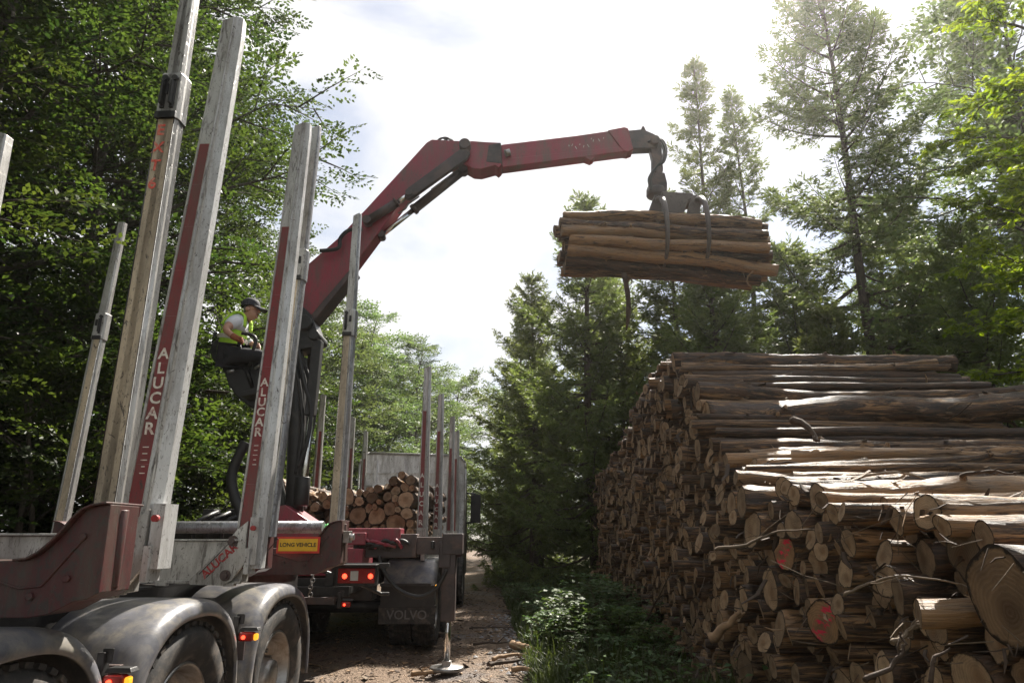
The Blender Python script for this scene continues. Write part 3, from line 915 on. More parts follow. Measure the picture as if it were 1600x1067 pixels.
# ---------------------------------------------------------------- cut logs
def log_shape(rnd, L, r, ns=16, nl=14, bend=.03, knots=3, taper=.12, flute=.05, rough=.02, extra=False):
    """verts, faces, materials, per-corner uv, smooth; lies along +x from its cut end"""
    vs, fs, mi, uv, smo = [], [], [], [], []
    ph = [rnd.uniform(0, 6.28) for _ in range(8)]; off = rnd.uniform(0, 90)
    b1, b2 = rnd.gauss(0, bend), rnd.gauss(0, bend); el = rnd.uniform(.88, 1.0)
    tl = (rnd.gauss(0, .10), rnd.gauss(0, .10)); sp = rnd.uniform(0, 6.28)
    kn = [(rnd.uniform(.14, .9) * L, rnd.uniform(0, 6.28), rnd.uniform(.10, .30)) for _ in range(knots)]

    def rad(x, a):
        q = 1 + taper * (.5 - x / L) + flute * math.sin(2 * a + ph[0] + x * .7) + flute * .6 * math.sin(3 * a + ph[1] - x) + .025 * math.sin(5 * a + ph[2]) + .03 * math.sin(x * 3.1 + ph[3]) + .02 * math.sin(x * 8.3 + ph[4] + a * 2)
        nv = Vector((x * 7, math.cos(a) * 1.3 + off, math.sin(a) * 1.3)); q += rough * (mnoise.noise(nv) + .6 * mnoise.noise(nv * 2.7))
        for kx, ka, kh in kn:
            da = math.atan2(math.sin(a - ka), math.cos(a - ka))
            q += kh * math.exp(-((x - kx) / (.55 * r)) ** 2 - (da / .45) ** 2)
        q += .16 * math.exp(-x / (1.2 * r)) * max(0, math.sin(a * 2 + sp)) * .5
        return r * q

    def cen(x):
        t = x / L
        return Vector((x, b1 * math.sin(PI * t) + .012 * math.sin(x * 4 + ph[5]), b2 * math.sin(PI * t + .4) + .012 * math.sin(x * 3.3 + ph[6])))
    for i in range(nl):
        x = L * (i / (nl - 1))
        for q in range(ns):
            a = 2 * PI * q / ns; rr = rad(x, a)
            p = cen(x) + Vector((0, math.cos(a) * rr, math.sin(a) * rr * el))
            if i in (0, nl - 1): p.x += math.cos(a) * rr * tl[0] + math.sin(a) * rr * tl[1]
            vs.append(tuple(p))
    for i in range(nl - 1):
        for q in range(ns):
            q2 = (q + 1) % ns
            fs.append((i * ns + q, i * ns + q2, (i + 1) * ns + q2, (i + 1) * ns + q)); mi.append(0); smo.append(True)
            x0, x1 = L * i / (nl - 1), L * (i + 1) / (nl - 1)
            uv += [(x0, q / ns), (x0, (q + 1) / ns), (x1, (q + 1) / ns), (x1, q / ns)]
    for e in (0, nl - 1):
        c = len(vs); ce = cen(L * e / (nl - 1)); vs.append(tuple(ce))
        for q in range(ns):
            q2 = (q + 1) % ns; A, B = e * ns + q, e * ns + q2
            fs.append((c, B, A) if e == 0 else (c, A, B)); mi.append(1); smo.append(False)
            ua = lambda z: (.5 + .5 * math.cos(2 * PI * z / ns), .5 + .5 * math.sin(2 * PI * z / ns))
            uv += [(.5, .5), ua(q2), ua(q)] if e == 0 else [(.5, .5), ua(q), ua(q2)]
    if extra:
        # branch stubs left by the saw, and flakes of bark curling off
        for kx, ka, kh in kn[:6]:
            d = Vector((rnd.gauss(0, .35), math.cos(ka), math.sin(ka))).normalized(); o = cen(kx) + Vector((0, math.cos(ka), math.sin(ka) * el)) * rad(kx, ka) * .85
            u = d.cross(Vector((1, 0, 0))).normalized(); w = u.cross(d); b = len(vs); h = rnd.uniform(.018, .05); rr = rnd.uniform(.010, .022)
            for (tt, rk) in ((0, 1.5), (.5, 1), (1, .85)):
                for q in range(6): vs.append(tuple(o + d * (h * tt + .012) + (u * math.cos(q * PI / 3) + w * math.sin(q * PI / 3)) * rr * rk))
            for j in (0, 1):
                for q in range(6):
                    q2 = (q + 1) % 6; fs.append((b + j * 6 + q, b + j * 6 + q2, b + j * 6 + 6 + q2, b + j * 6 + 6 + q)); mi.append(0); smo.append(True); uv += [(kx, q / 6), (kx, (q + 1) / 6), (kx + .03, (q + 1) / 6), (kx + .03, q / 6)]
            fs.append(tuple(b + 12 + q for q in range(6))); mi.append(1); smo.append(False); uv += [(.5 + .2 * math.cos(q), .5 + .2 * math.sin(q)) for q in range(6)]
        for _ in range(rnd.randint(7, 14)):
            x0 = rnd.uniform(.03, .93) * L; a0 = rnd.uniform(0, 6.28); ln = rnd.uniform(.05, .22); aw = rnd.uniform(.18, .5); lift = rnd.uniform(.12, .5) * rnd.choice((1, 1, 2)); b = len(vs)
            for th in (0, .035):
                for j in range(4):
                    t = j / 3
                    for q in range(3):
                        a = a0 + (q - 1) * aw * .5 * (1 - .3 * t) + .1 * t; rr = rad(x0, a) * (1.015 - th + lift * t * t + (.05 * t if q != 1 else 0))
                        p = cen(min(L, x0 + ln * t)); vs.append((p.x, p.y + math.cos(a) * rr, p.z + math.sin(a) * rr * el))
            for th in (0, 12):
                for j in range(3):
                    for q in range(2):
                        A = b + th + j * 3 + q; fs.append((A, A + 1, A + 4, A + 3)); mi.append(0); smo.append(False); v_ = (a0 / 6.28 + .2 * q); uv += [(x0 + ln * j / 3, v_), (x0 + ln * j / 3, v_ + .1), (x0 + ln * (j + 1) / 3, v_ + .1), (x0 + ln * (j + 1) / 3, v_)]
    return vs, fs, mi, uv, smo


def log_mesh(name, data, mats, seeds=None):
    vs, fs, mi, uv, smo = data
    me = bpy.data.meshes.new(name); me.from_pydata(vs, [], fs)
    for m_ in mats: me.materials.append(m_)
    me.polygons.foreach_set('material_index', mi); me.polygons.foreach_set('use_smooth', smo)
    ul = me.uv_layers.new(name='UVMap'); ul.data.foreach_set('uv', np.array(uv, dtype=np.float32).ravel())
    a = me.attributes.new('seed', 'FLOAT', 'POINT')
    a.data.foreach_set('value', np.array(seeds if seeds is not None else [random.Random(name + str(len(bpy.data.meshes))).random()] * len(vs), dtype=np.float32))
    me.update()
    return me


rl = random.Random(77)
BASE_R = .1
LOGS = []
for i in range(18):
    kind = ('bark_dark', 'bark_peel', 'bark_dark', 'bark_bare', 'bark_peel', 'bark_dark')[i % 6]
    LOGS.append(log_mesh('log_%02d' % i, log_shape(rl, 3.0, BASE_R, 20, 44, .04, rl.randint(4, 10), rough=.12, extra=True), [M[kind], M['end_old'] if i % 5 == 4 else M['end']]))
LOG_PINK = log_mesh('log_pink', log_shape(rl, 3.0, BASE_R, 20, 20, .03, 3), [M['bark_dark'], M['end_pink']])


def put_log(mesh, p, L, r, yaw, pitch, roll, label, group):
    o = bpy.data.objects.new('cut_log', mesh); COL.objects.link(o)
    o.location = p; o.rotation_euler = (roll, pitch, yaw); o.rotation_mode = 'XYZ'
    o.scale = (L / 3.0, r / BASE_R, r / BASE_R)
    return dot(o, label, 'log', group)


class Pack:
    """circles laid into a heap, lowest free place first"""
    def __init__(s, d0, d1, top, cell=.02):
        s.d = np.arange(d0, d1, cell); s.z = np.arange(0, max(top(x) for x in s.d) + .1, cell)
        s.G = np.minimum(np.minimum(s.z[None, :], (s.d - d0)[:, None] + .05), (d1 - s.d)[:, None] + .05)
        s.top = np.array([top(x) for x in s.d]); s.c = []

    def put(s, d, z, r):
        s.c.append((d, z, r))
        s.G = np.minimum(s.G, np.sqrt((s.d[:, None] - d) ** 2 + (s.z[None, :] - z) ** 2) - r)

    def drop(s, r, rng, jit=.10):
        ok = (s.G >= r * .97) & (s.z[None, :] + r <= s.top[:, None])
        if not ok.any(): return False
        cost = np.where(ok, s.z[None, :] + rng.uniform(0, jit, len(s.d))[:, None], 99)
        i, j = np.unravel_index(np.argmin(cost), cost.shape)
        s.put(s.d[i], s.z[j], r); return True


# -- the big roadside stack: logs lie across, their cut ends face the track at x about 1.9
PROF = [(1.0, .6), (1.9, .8), (2.46, .95), (2.56, 1.35), (3.0, 1.62), (3.8, 1.70), (4.3, 1.80), (5.2, 1.98), (5.9, 2.22), (6.5, 2.62), (7.0, 3.02), (7.6, 3.45), (8.1, 3.64), (9.6, 3.66), (10.3, 3.50), (11.0, 3.28), (12.0, 3.08), (13.4, 2.95), (15.6, 2.8)]
top = lambda d: float(np.interp(d, [a for a, b in PROF], [b for a, b in PROF])) - .12
pk = Pack(1.0, 15.7, top)
Z0 = .12
FIX = []          # (pixel u, pixel v, end x, radius, description, mesh)


def fix(u, v, X, dia_px, label, mesh=None, L=3.0):
    p = at(u, v, 1.0); D = X / (p.x)      # along the sight line until it meets x = X
    q = at(u, v, D); r = dia_px / 2 / FPX * D / (CT - ((533.5 - v) / FPX) * ST)
    FIX.append((q.x, D, q.z, r, label, mesh, L)); pk.put(D, q.z - Z0, r * .96)


fix(1565, 925, 1.82, 152, 'huge thick log with cracked ringed end at the stack corner')
fix(1509, 878, 1.95, 92, 'thick log tucked just behind the huge ringed log end', 4)
fix(1448, 797, 1.86, 52, 'reddish log with pale ringed end on top of the low courses', 1)
fix(1399, 812, 1.86, 46, 'short dark log beside the pale ringed log on the low courses', 0)
fix(1276, 781, 1.84, 50, 'smooth peeled tan log lying on the slope above the red marked end', 3, 2.6)
fix(1225, 866, 1.84, 56, 'log with a red paint blotch on its end below the long loose twig', 'pink')
fix(1286, 975, 1.82, 66, 'log with a large red painted end low in the stack behind the fern', 'pink')
fix(1010, 885, 1.84, 24, 'small log with a red daubed end far along the stack', 'pink')
fix(1329, 846, 1.85, 42, 'log with sawn tan end under the peeled tan log', 7)
fix(1402, 932, 1.82, 58, 'pale sawn log end sticking out above the mossy twig', 1)
fix(1441, 962, 1.84, 58, 'round pale log end beside the mossy twig', 6)
fix(1245, 924, 1.86, 38, 'round log end between the two large red painted ends', 2)
fix(1104, 652, 1.93, 46, 'thick dark bulging log jutting from the upper slope', 0, 3.3)
fix(1052, 566, 1.90, 27, 'topmost long log along the crest of the stack', 2, 3.3)
fix(1128, 716, 1.90, 27, 'dark log halfway up the slope with a wet sheen', 5)
fix(1088, 612, 1.92, 30, 'long pale barked log below the crest of the stack', 4, 3.5)
fix(1465, 985, 1.80, 60, 'grey ringed log end low beside the huge log', 4)
fix(1385, 905, 1.84, 46, 'dusty log end between the mossy twig and the peeled tan log', 8)
rng = np.random.RandomState(3)
fails = 0
while fails < 60 and len(pk.c) < 2600:
    r = float(np.clip(rng.lognormal(math.log(.064), .30), .036, .14))
    if not pk.drop(r, rng): fails += 1
nf = len(FIX)
allc = []
for i, (d, z, r) in enumerate(pk.c):
    if i < nf:
        allc.append(dict(x=FIX[i][0], d=FIX[i][1], z=FIX[i][2], r=FIX[i][3], fix=i, show=9))
        continue
    above = any(abs(d2 - d) < (r + r2) * .75 and z2 > z for d2, z2, r2 in pk.c if z2 - z < r + r2 + .05 and z2 - z > .02)
    x = 1.92 + float(np.clip(rng.normal(0, .075), -.19, .17)) - (rng.rand() < .10) * rng.uniform(.05, .22)
    if d > 7.5: x = 1.93 + (x - 1.92) * .6
    allc.append(dict(x=x, d=d, z=z + Z0, r=r, fix=-1, show=r / d * (2.2 if not above else 1.0), open=not above))
allc.sort(key=lambda q: -q['show'])
NIND = 190
ind, rest = allc[:NIND], allc[NIND:]
DZ = [(1.0, 2.3, 'by the huge ringed log'), (2.3, 3.0, 'past the huge ringed log'), (3.0, 3.7, 'before the large red end'), (3.7, 4.5, 'between the red ends'), (4.5, 5.5, 'past the red blotched end'), (5.5, 6.8, 'under the upper slope'), (6.8, 8.5, 'under the crest'), (8.5, 16, 'toward the far end')]
HZ = [(0, .38, 'in the bottom course'), (.38, .75, 'low down'), (.75, 1.12, 'waist high'), (1.12, 1.5, 'chest high'), (1.5, 2.1, 'head high'), (2.1, 2.9, 'high up'), (2.9, 5, 'near the top')]
SZ = [(0, .066, 'Slim'), (.066, .088, 'Medium'), (.088, .115, 'Stout'), (.115, 1, 'Very thick')]
pickz = lambda t, v: next(w for a, b, w in t if a <= v < b)
cls = {}
for q in ind:
    if q['fix'] < 0:
        q['mesh'] = rl.randrange(18)
        t = 'lying open' if q['open'] else 'end'
        key = (pickz(SZ, q['r']), t, pickz(HZ, q['z']), pickz(DZ, q['d']))
        cls.setdefault(key, []).append(q)
ORD = {2: ['higher of two', 'lower of two'], 3: ['top of three', 'middle of three', 'bottom of three'], 4: ['top of four', 'second of four', 'third of four', 'bottom of four'], 5: ['top of five', 'second of five', 'third of five', 'fourth of five', 'bottom of five']}
for key, qs_ in cls.items():
    qs_.sort(key=lambda q: -q['z'])
    for i, q in enumerate(qs_):
        q['label'] = f'{key[0]} log {key[1]} {key[2]}, {key[3]}'
        if len(qs_) in ORD: q['label'] += ', ' + ORD[len(qs_)][i]
for q in ind:
    L = rl.uniform(2.8, 3.3); m_ = LOGS[q.get('mesh', 0)]
    lab = q.get('label')
    if q['fix'] >= 0:
        f = FIX[q['fix']]; lab = f[4]; L = f[6] * rl.uniform(.98, 1.04)
        m_ = LOG_PINK if f[5] == 'pink' else LOGS[f[5]] if f[5] is not None else None
        if m_ is None:
            m_ = log_mesh('log_huge', log_shape(random.Random(9), 3.0, BASE_R, 40, 26, .01, 3, flute=.03), [M['bark_peel'], M['end_huge']])
    slope = q.get('open', True)
    o = put_log(m_, (q['x'], q['d'], q['z']), L, q['r'], rl.gauss(0, .02 if not slope else .04), rl.gauss(0, .012 if not slope else .018), rl.uniform(0, 6.28) if q['fix'] < 0 or q['fix'] > 7 else .3, lab, 'logs in the roadside stack')
# the many small ends of the far half, one mass
SIMPLE = [log_shape(rl, 3.0, BASE_R, 11, 9, .03, 3, rough=.06) for _ in range(10)]
aV, aF, aM, aU, aS, aSeed = [], [], [], [], [], []
for q in rest:
    vs, fs, mi, uv, smo = SIMPLE[rl.randrange(10)]
    s = q['r'] / BASE_R; ro = rl.uniform(0, 6.28); ya = rl.gauss(0, .02); b = len(aV); ca, sa = math.cos(ro), math.sin(ro); sdv = rl.random()
    for x, y, z in vs:
        y, z = (y * ca - z * sa) * s, (y * sa + z * ca) * s
        aV.append((q['x'] + x, q['d'] + y + x * ya, q['z'] + z))
    aF += [tuple(i + b for i in f) for f in fs]; aM += mi; aU += uv; aS += smo; aSeed += [sdv] * len(vs)
ro_ = bpy.data.objects.new('stacked_logs', log_mesh('stacked_logs', (aV, aF, aM, aU, aS), [M['bark_dark'], M['end']], aSeed)); COL.objects.link(ro_)
dot(ro_, 'the hundreds of small log ends filling the stack toward its far end', 'logs', None, 'stuff')

# shreds of bark and wiry twigs caught between the logs
mb = MB(); rr = random.Random(31)
for i in range(1500):
    q = allc[int(len(allc) * rr.random() ** 1.7)]
    a = rr.uniform(0, 6.28); p = Vector((q['x'] + rr.uniform(-.10, .05), q['d'] + math.cos(a) * q['r'] * 1.05, q['z'] + math.sin(a) * q['r'] * 1.05))
    if q.get('open') and rr.random() < .7: p = Vector((q['x'] + rr.uniform(0, 2.7), q['d'] - q['r'] * rr.uniform(0, 1), q['z'] + q['r'] * rr.uniform(.6, 1.1)))
    l = rr.uniform(.03, .14) * min(1, .25 + q['d'] / 7) * (1 + (rr.random() < .12) * 1.6); d = Vector((rr.gauss(-.3, .6), rr.gauss(0, .8), rr.gauss(-.3, .6))).normalized()
    if rr.random() < .5:
        k2 = Vector((rr.gauss(0, .3), rr.gauss(0, .3), rr.gauss(0, .3))); w = rr.uniform(.0018, .004)
        mb.tube([p, p + d * l * .9 + k2 * l * .3, p + d * l * 1.8 + k2 * l], [w, w * .8, w * .4], 4, rr.choice((0, 1)), False)
    else:
        w = rr.uniform(.006, .022) * min(1, .25 + q['d'] / 7); s = d.cross(Vector((rr.gauss(0, 1), rr.gauss(0, 1), 1))).normalized()
        mb.tube([p, p + d * l * .5 + s * l * .12, p + d * l], [w, w * 1.1, w * .4], 5, rr.choice((0, 0, 2)), False, flat=.25)
dot(mb.build('bark_shreds', [M['twig_dark'], M['twig'], M['wood_split']], fix=False), 'shreds of bark and wiry twigs caught between the stacked logs', 'bark', None, 'stuff')

# -- the load already on the truck
tk = Pack(-3.52, -1.45, lambda x: .72 + .09 * math.sin(x * 3) + (.12 if x > -1.75 else 0) + (.05 if x < -3.2 else 0))
rng = np.random.RandomState(8); fails = 0
tk.put(-2.42, .56, .125); tk.put(-2.25, .30, .13); tk.put(-3.38, .72, .12); tk.put(-1.68, .17, .14); tk.put(-1.95, .26, .115)
while fails < 50:
    r = float(np.clip(rng.lognormal(math.log(.058), .34), .032, .12))
    if not tk.drop(r, rng, .03): fails += 1
col_n = {}
lc = []
for x, z, r in tk.c:
    hz = 'bottom' if z < .25 else 'lower middle' if z < .48 else 'upper middle' if z < .68 else 'top'
    xz = 'by the telescopic stake' if x < -2.9 else 'beside the cream stake' if x < -2.45 else 'in mid load' if x < -2.0 else 'behind its lettered stake'
    sz = 'slim' if r < .065 else 'medium' if r < .09 else 'thick'
    lc.append((x, z, r, f'{sz} {hz} layer log of the truck load {xz}'))
names = {}
for q in lc: names.setdefault(q[3], []).append(q)
for lab, qs_ in names.items():
    qs_.sort(key=lambda q: -q[1])
    for i, q in enumerate(qs_):
        l2 = lab + (', ' + ORD[len(qs_)][i] if len(qs_) in ORD else '')
        put_log(LOGS[rl.randrange(18)], (q[0], 10.15 + rl.gauss(0, .10), 1.50 + q[1]), rl.uniform(4.6, 5.2), q[2], PI / 2 + rl.gauss(0, .008), rl.gauss(0, .006), rl.uniform(0, 6.28), l2, 'logs loaded on the truck')

# -- the bundle held up by the grapple
gc = at(1036, 384, 8.6)
GTILT = .050
rng = np.random.RandomState(21)
gb = []
tries = 0
spec = [(-.23, .37, .078), (-.31, .235, .072), (-.35, .085, .085), (-.36, -.075, .072), (-.32, -.215, .080), (-.22, -.345, .078), (-.07, .40, .075), (-.06, -.39, .08), (-.10, .24, .085), (-.17, .09, .08), (-.18, -.07, .08), (-.13, -.22, .085), (.06, .30, .08), (.02, .12, .085), (0, -.06, .085), (.05, -.24, .085), (.10, .42, .07), (.22, .30, .085), (.19, .10, .085), (.18, -.08, .085), (.22, -.26, .08), (.11, -.39, .07), (.34, .14, .075), (.34, -.06, .08)]
glab = ['topmost front log', 'second log down the front face', 'third log down the front face', 'fourth log down the front face', 'fifth log down the front face', 'lowest dark log of the front face', 'crest log under the grapple', 'bottom log with hanging bark', 'inner log behind the second front log', 'inner log behind the third front log', 'inner log behind the fourth front log', 'inner log behind the fifth front log', 'inner log below the crest', 'upper heart log', 'lower heart log', 'inner log above the bottom', 'crest log on the far side', 'upper log of the far face', 'far inner log above the middle', 'far inner log below the middle', 'lower log of the far face', 'bottom log on the far side', 'outermost upper log of the far face', 'outermost lower log of the far face']
glab = [g_ + ' of the bundle lifted by the grapple' for g_ in glab]
BUNDLE = []
for i, ((dy, dz, r), lab) in enumerate(zip(spec, glab)):
    L = rl.uniform(2.58, 2.8); x0 = -1.37 + rl.gauss(0, .05)
    m_ = LOGS[[4, 0, 3, 10, 1, 5, 2, 6, 7, 8, 11, 12, 13, 14, 16, 17, 15, 0, 1, 2, 3, 4, 5, 6][i]]
    o = put_log(m_, (gc.x + x0, gc.y + dy, gc.z + dz * .88 - .02), L, r * .98, rl.gauss(0, .022), GTILT + rl.gauss(0, .022), rl.uniform(0, 6.28), lab, 'logs lifted by the grapple')
    BUNDLE.append(o)
# torn strips hang from two of them
def strip(parent, p, ln, w, mat, sway=.05):
    mb = MB(); pts = [Vector(p) + Vector((sway * math.sin(t * 3), .02 * t, -ln * t)) for t in np.linspace(0, 1, 7)]
    mb.tube(pts, [w, w * .9, w * 1.05, w * .8, w, w * .7, w * .3], 6, flat=.35)
    Mx = Matrix.LocRotScale(parent.location, parent.rotation_euler, parent.scale).inverted()
    mb.v = [tuple(Mx @ Vector(q)) for q in mb.v]
    mb.build('bark_strip', M[mat], parent)
strip(BUNDLE[7], at(974, 426, 8.35), .78, .035, 'twig_dark')
strip(BUNDLE[7], at(975, 428, 8.36), .2, .02, 'twig', .1)
strip(BUNDLE[5], at(1176, 424, 8.3), .24, .03, 'wood_split', -.08)
# ---------------------------------------------------------------- shared vehicle pieces
def wheel(parent, c, side, Rw=.52, wd=.385, rimc='steel', bolts=10):
    """side +1: outer face looks to +x. wheel > tyre, rim, hub"""
    w = bpy.data.objects.new('wheel', None); COL.objects.link(w); w.parent = parent; w.location = c; w.empty_display_size = .1
    h = wd / 2
    mb = MB()
    prof = [(.60 * Rw, -h * .8), (.72 * Rw, -h), (.90 * Rw, -h), (.97 * Rw, -h * .88), (Rw, -h * .7), (Rw, -h * .36), (Rw - .014, -h * .35), (Rw - .014, -h * .29), (Rw, -h * .28), (Rw, -.006), (Rw - .014, -.005), (Rw - .014, .005), (Rw, .006), (Rw, h * .28), (Rw - .014, h * .29), (Rw - .014, h * .35), (Rw, h * .36), (Rw, h * .7), (.97 * Rw, h * .88), (.90 * Rw, h), (.885 * Rw, h * 1.03), (.72 * Rw, h), (.60 * Rw, h * .8)]
    mb.lathe([(r, a * side) for r, a in prof], (0, 0, 0), 'x', 48)
    for k in range(40):      # tread blocks on the shoulders
        q = 2 * PI * k / 40; Mx = Matrix.Rotation(q, 3, 'X')
        for s in (-1, 1): mb.box(Mx @ Vector((s * h * .84, 0, Rw * .985)), (.05, .045, .022), 0, Mx)
    mb.build('tyre', M['rubber'], w, fix=False)
    mb = MB()
    prof = [(.605 * Rw, -h * .8), (.60 * Rw, h * .80), (.575 * Rw, h * .86), (.555 * Rw, h * .80), (.53 * Rw, h * .2), (.44 * Rw, -h * .05), (.40 * Rw, -h * .05), (.36 * Rw, h * .12), (.30 * Rw, h * .16), (.27 * Rw, h * .16)]
    mb.lathe([(r, a * side) for r, a in prof], (0, 0, 0), 'x', 40)
    mb.build('rim', M[rimc], w, fix=False)
    mb = MB()
    mb.lathe([(.275 * Rw, -h), (.275 * Rw, h * .2), (.24 * Rw, h * .28), (.225 * Rw, h * .62), (.20 * Rw, h * .78), (.12 * Rw, h * .84), (0, h * .85)][::1] if side > 0 else [(r, -a) for r, a in [(.275 * Rw, -h), (.275 * Rw, h * .2), (.24 * Rw, h * .28), (.225 * Rw, h * .62), (.20 * Rw, h * .78), (.12 * Rw, h * .84), (0, h * .85)]], (0, 0, 0), 'x', 28)
    for k in range(bolts):
        q = 2 * PI * k / bolts; p = Vector((side * h * .22, math.cos(q) * .33 * Rw, math.sin(q) * .33 * Rw))
        mb.tube([p - Vector((side * .03, 0, 0)), p + Vector((side * .035, 0, 0))], .017, 6, smooth=False)
    mb.build('hub', M['steel'], w, fix=False)
    return w


def mudguard(parent, cy, x_in, x_out, cz=.52, Rg=.63, a0=-8, a1=188, name='mudguard', ribs=False, mat='mudguard'):
    """curved guard over a wheel, its outer lip rolled down"""
    sg = 1 if x_out > x_in else -1
    prof = [(x_in, 0), (x_in, .012), (x_out - sg * .11, .012), (x_out - sg * .05, .002), (x_out - sg * .015, -.022), (x_out, -.055), (x_out, -.085), (x_out - sg * .012, -.087), (x_out - sg * .016, -.06), (x_out - sg * .03, -.035), (x_out - sg * .06, -.014), (x_out - sg * .11, 0)]
    secs = []
    for a in np.linspace(R(a0), R(a1), 40):
        ca, sa = math.cos(a), math.sin(a)
        f = 1 / (abs(ca) ** 2.5 + abs(sa) ** 2.5) ** (1 / 2.5)
        ca2, sa2 = ca * f, sa * f
        rib = .012 if (ribs and int(math.degrees(a) / 12) % 3 == 0) else 0
        secs.append([Vector((x, cy + ca2 * (Rg + o + rib), cz + sa2 * (Rg + o + rib))) for x, o in prof])
    return MB().loft(secs, 0, smooth=True).build(name, M[mat], parent, bevel=0)


def lamp(parent, c, amber=True, name='marker_lamp'):
    """small lit side lamp on a bracket, seen from behind"""
    c = Vector(c)
    mb = MB(); mb.box(c + Vector((-.075, 0, .03)), (.035, .05, .16), 0).box(c + Vector((-.055, 0, .095)), (.05, .012, .06), 0)
    mb.box(c + Vector((.01, .02, .034)), (.13, .07, .02), 0, top=(.8, .8))
    body = mb.build(name, M['black'], parent, bevel=.004)
    MB().box(c + Vector((.0, -.005, -.01)), (.095, .06, .055), 0).build('lens', M['lampred'], body, bevel=.012)
    e = MB().lathe([(.0, -.012), (.011, -.006), (.013, .006)], c + Vector((-.012, -.038, -.012)), 'y', 12); e.build('bulb', M['lampglow'], body, fix=False)
    if amber:
        MB().box(c + Vector((.058, -.002, -.012)), (.022, .045, .042), 0).build('amber_lens', M['amberglow'], body, bevel=.01)
    return body


def bank_outline(sg, edge=1.295, dz=0.0):
    """steel bolster end that rises to hold a stake (local x, z)"""
    return [(sg * min(x - (1.295 - edge) * (x > .9), edge), z) for x, z in ((0, 1.41), (.93, 1.405), (.985, 1.412), (1.03, 1.435), (1.075, 1.475), (1.115, 1.52), (1.155, 1.575), (1.185, 1.605), (1.225, 1.622), (1.285, 1.63), (1.292, 1.285), (1.25, 1.262), (1.19, 1.25), (1.10, 1.205), (1.02, 1.19), (0, 1.19))]


def stake_cream(parent, x, y, sg, z0, zj, z1, mark=None, dk=1.0, lean=0.0):
    """telescopic stake: painted outer section, collar with catch, bare inner section"""
    def ring(w, d, z, t=0):
        w *= dk; d *= dk
        p = [(-.5 * w, -.25 * d), (-.42 * w, -.5 * d), (.14 * w, -.5 * d), (.19 * w, -.46 * d), (.30 * w, -.46 * d), (.43 * w, -.34 * d), (.5 * w, -.1 * d), (.5 * w, .3 * d), (.36 * w, .5 * d), (-.36 * w, .5 * d), (-.5 * w, .3 * d)]
        return [Vector((x + sg * (a + lean * (z - z0)), y + b, z)) for a, b in p]
    mats = [1, 0, 1, 1, 2, 2, 2, 1, 1, 1, 1]
    mb = MB(); zc = zj - .26
    w0, w1 = .116, .102
    n = 8
    mb.loft([ring(w0 + (w1 - w0) * i / n, .100 + (.090 - .100) * i / n, z0 + (zc - z0) * i / n) for i in range(n + 1)], 1, mats)
    mb.loft([ring(w1 * 1.16, .108, zc), ring(w1 * 1.16, .108, zc + .03), ring(w1 * 1.14, .104, zj - .01), ring(w1 * 1.07, .098, zj)], 1, [1, 1, 1, 1, 1, 2, 2, 1, 1, 1, 1])
    m = 5
    mb.loft([ring(.086 - .014 * i / m, .080 - .012 * i / m, zj - .03 + (z1 - zj + .03 - (.03 if i == m else 0)) * i / m) for i in range(m + 1)] + [[p + Vector((0, 0, sg * (p.x - x) * .5)) for p in ring(.066, .062, z1)]], 1, [1, 1, 1, 1, 2, 2, 2, 1, 1, 1, 1])
    for a_, e_ in ((-.405, 3), (.185, 3)):      # grooves and welded edge strips down the painted face
        mb.tube([ (x + sg * (a_ * w0 * dk + lean * .02), y - (.050 if a_ < .15 else .045) * dk, z0 + .02), (x + sg * (a_ * w1 * dk + lean * (zc - z0)), y - (.045 if a_ < .15 else .040) * dk, zc)], .0032, 4, e_)
    # recess, catch lever and pin on the collar
    f = y - .057 * dk; x0_ = x; x = x0_ + sg * lean * (zj - .13 - z0)
    mb.box((x - sg * .024 * dk, f, zj - .125), (.020, .012, .17), 3); mb.box((x - sg * .024 * dk, f - .012, zj - .13), (.013, .03, .13), 3)
    mb.box((x + sg * .014 * dk, f, zj - .10), (.02, .010, .06), 3)
    mb.tube([(x - sg * .024 * dk, f - .012, zj - .04), (x - sg * .024 * dk, f + .03, zj - .04)], .016, 10, 3)
    mb.box((x - sg * .01, f + .002, zc + .012), (.085, .018, .035), 3)
    if mark:
        for i, ch in enumerate(mark):
            zz = zc - .07 - i * .098
            mb.text(ch, frame((x0_ + sg * lean * (zz - z0) - sg * .016, y - .0525 + .006 * (zz - z0) / (zc - z0), zz), (1, 0, 0), (0, .003, 1)), .082, 4, .03)
    return mb.build('stake', [M['cream'], M['alu'], M['steelgrey'], M['black'], M['spray']], parent, bevel=.004)


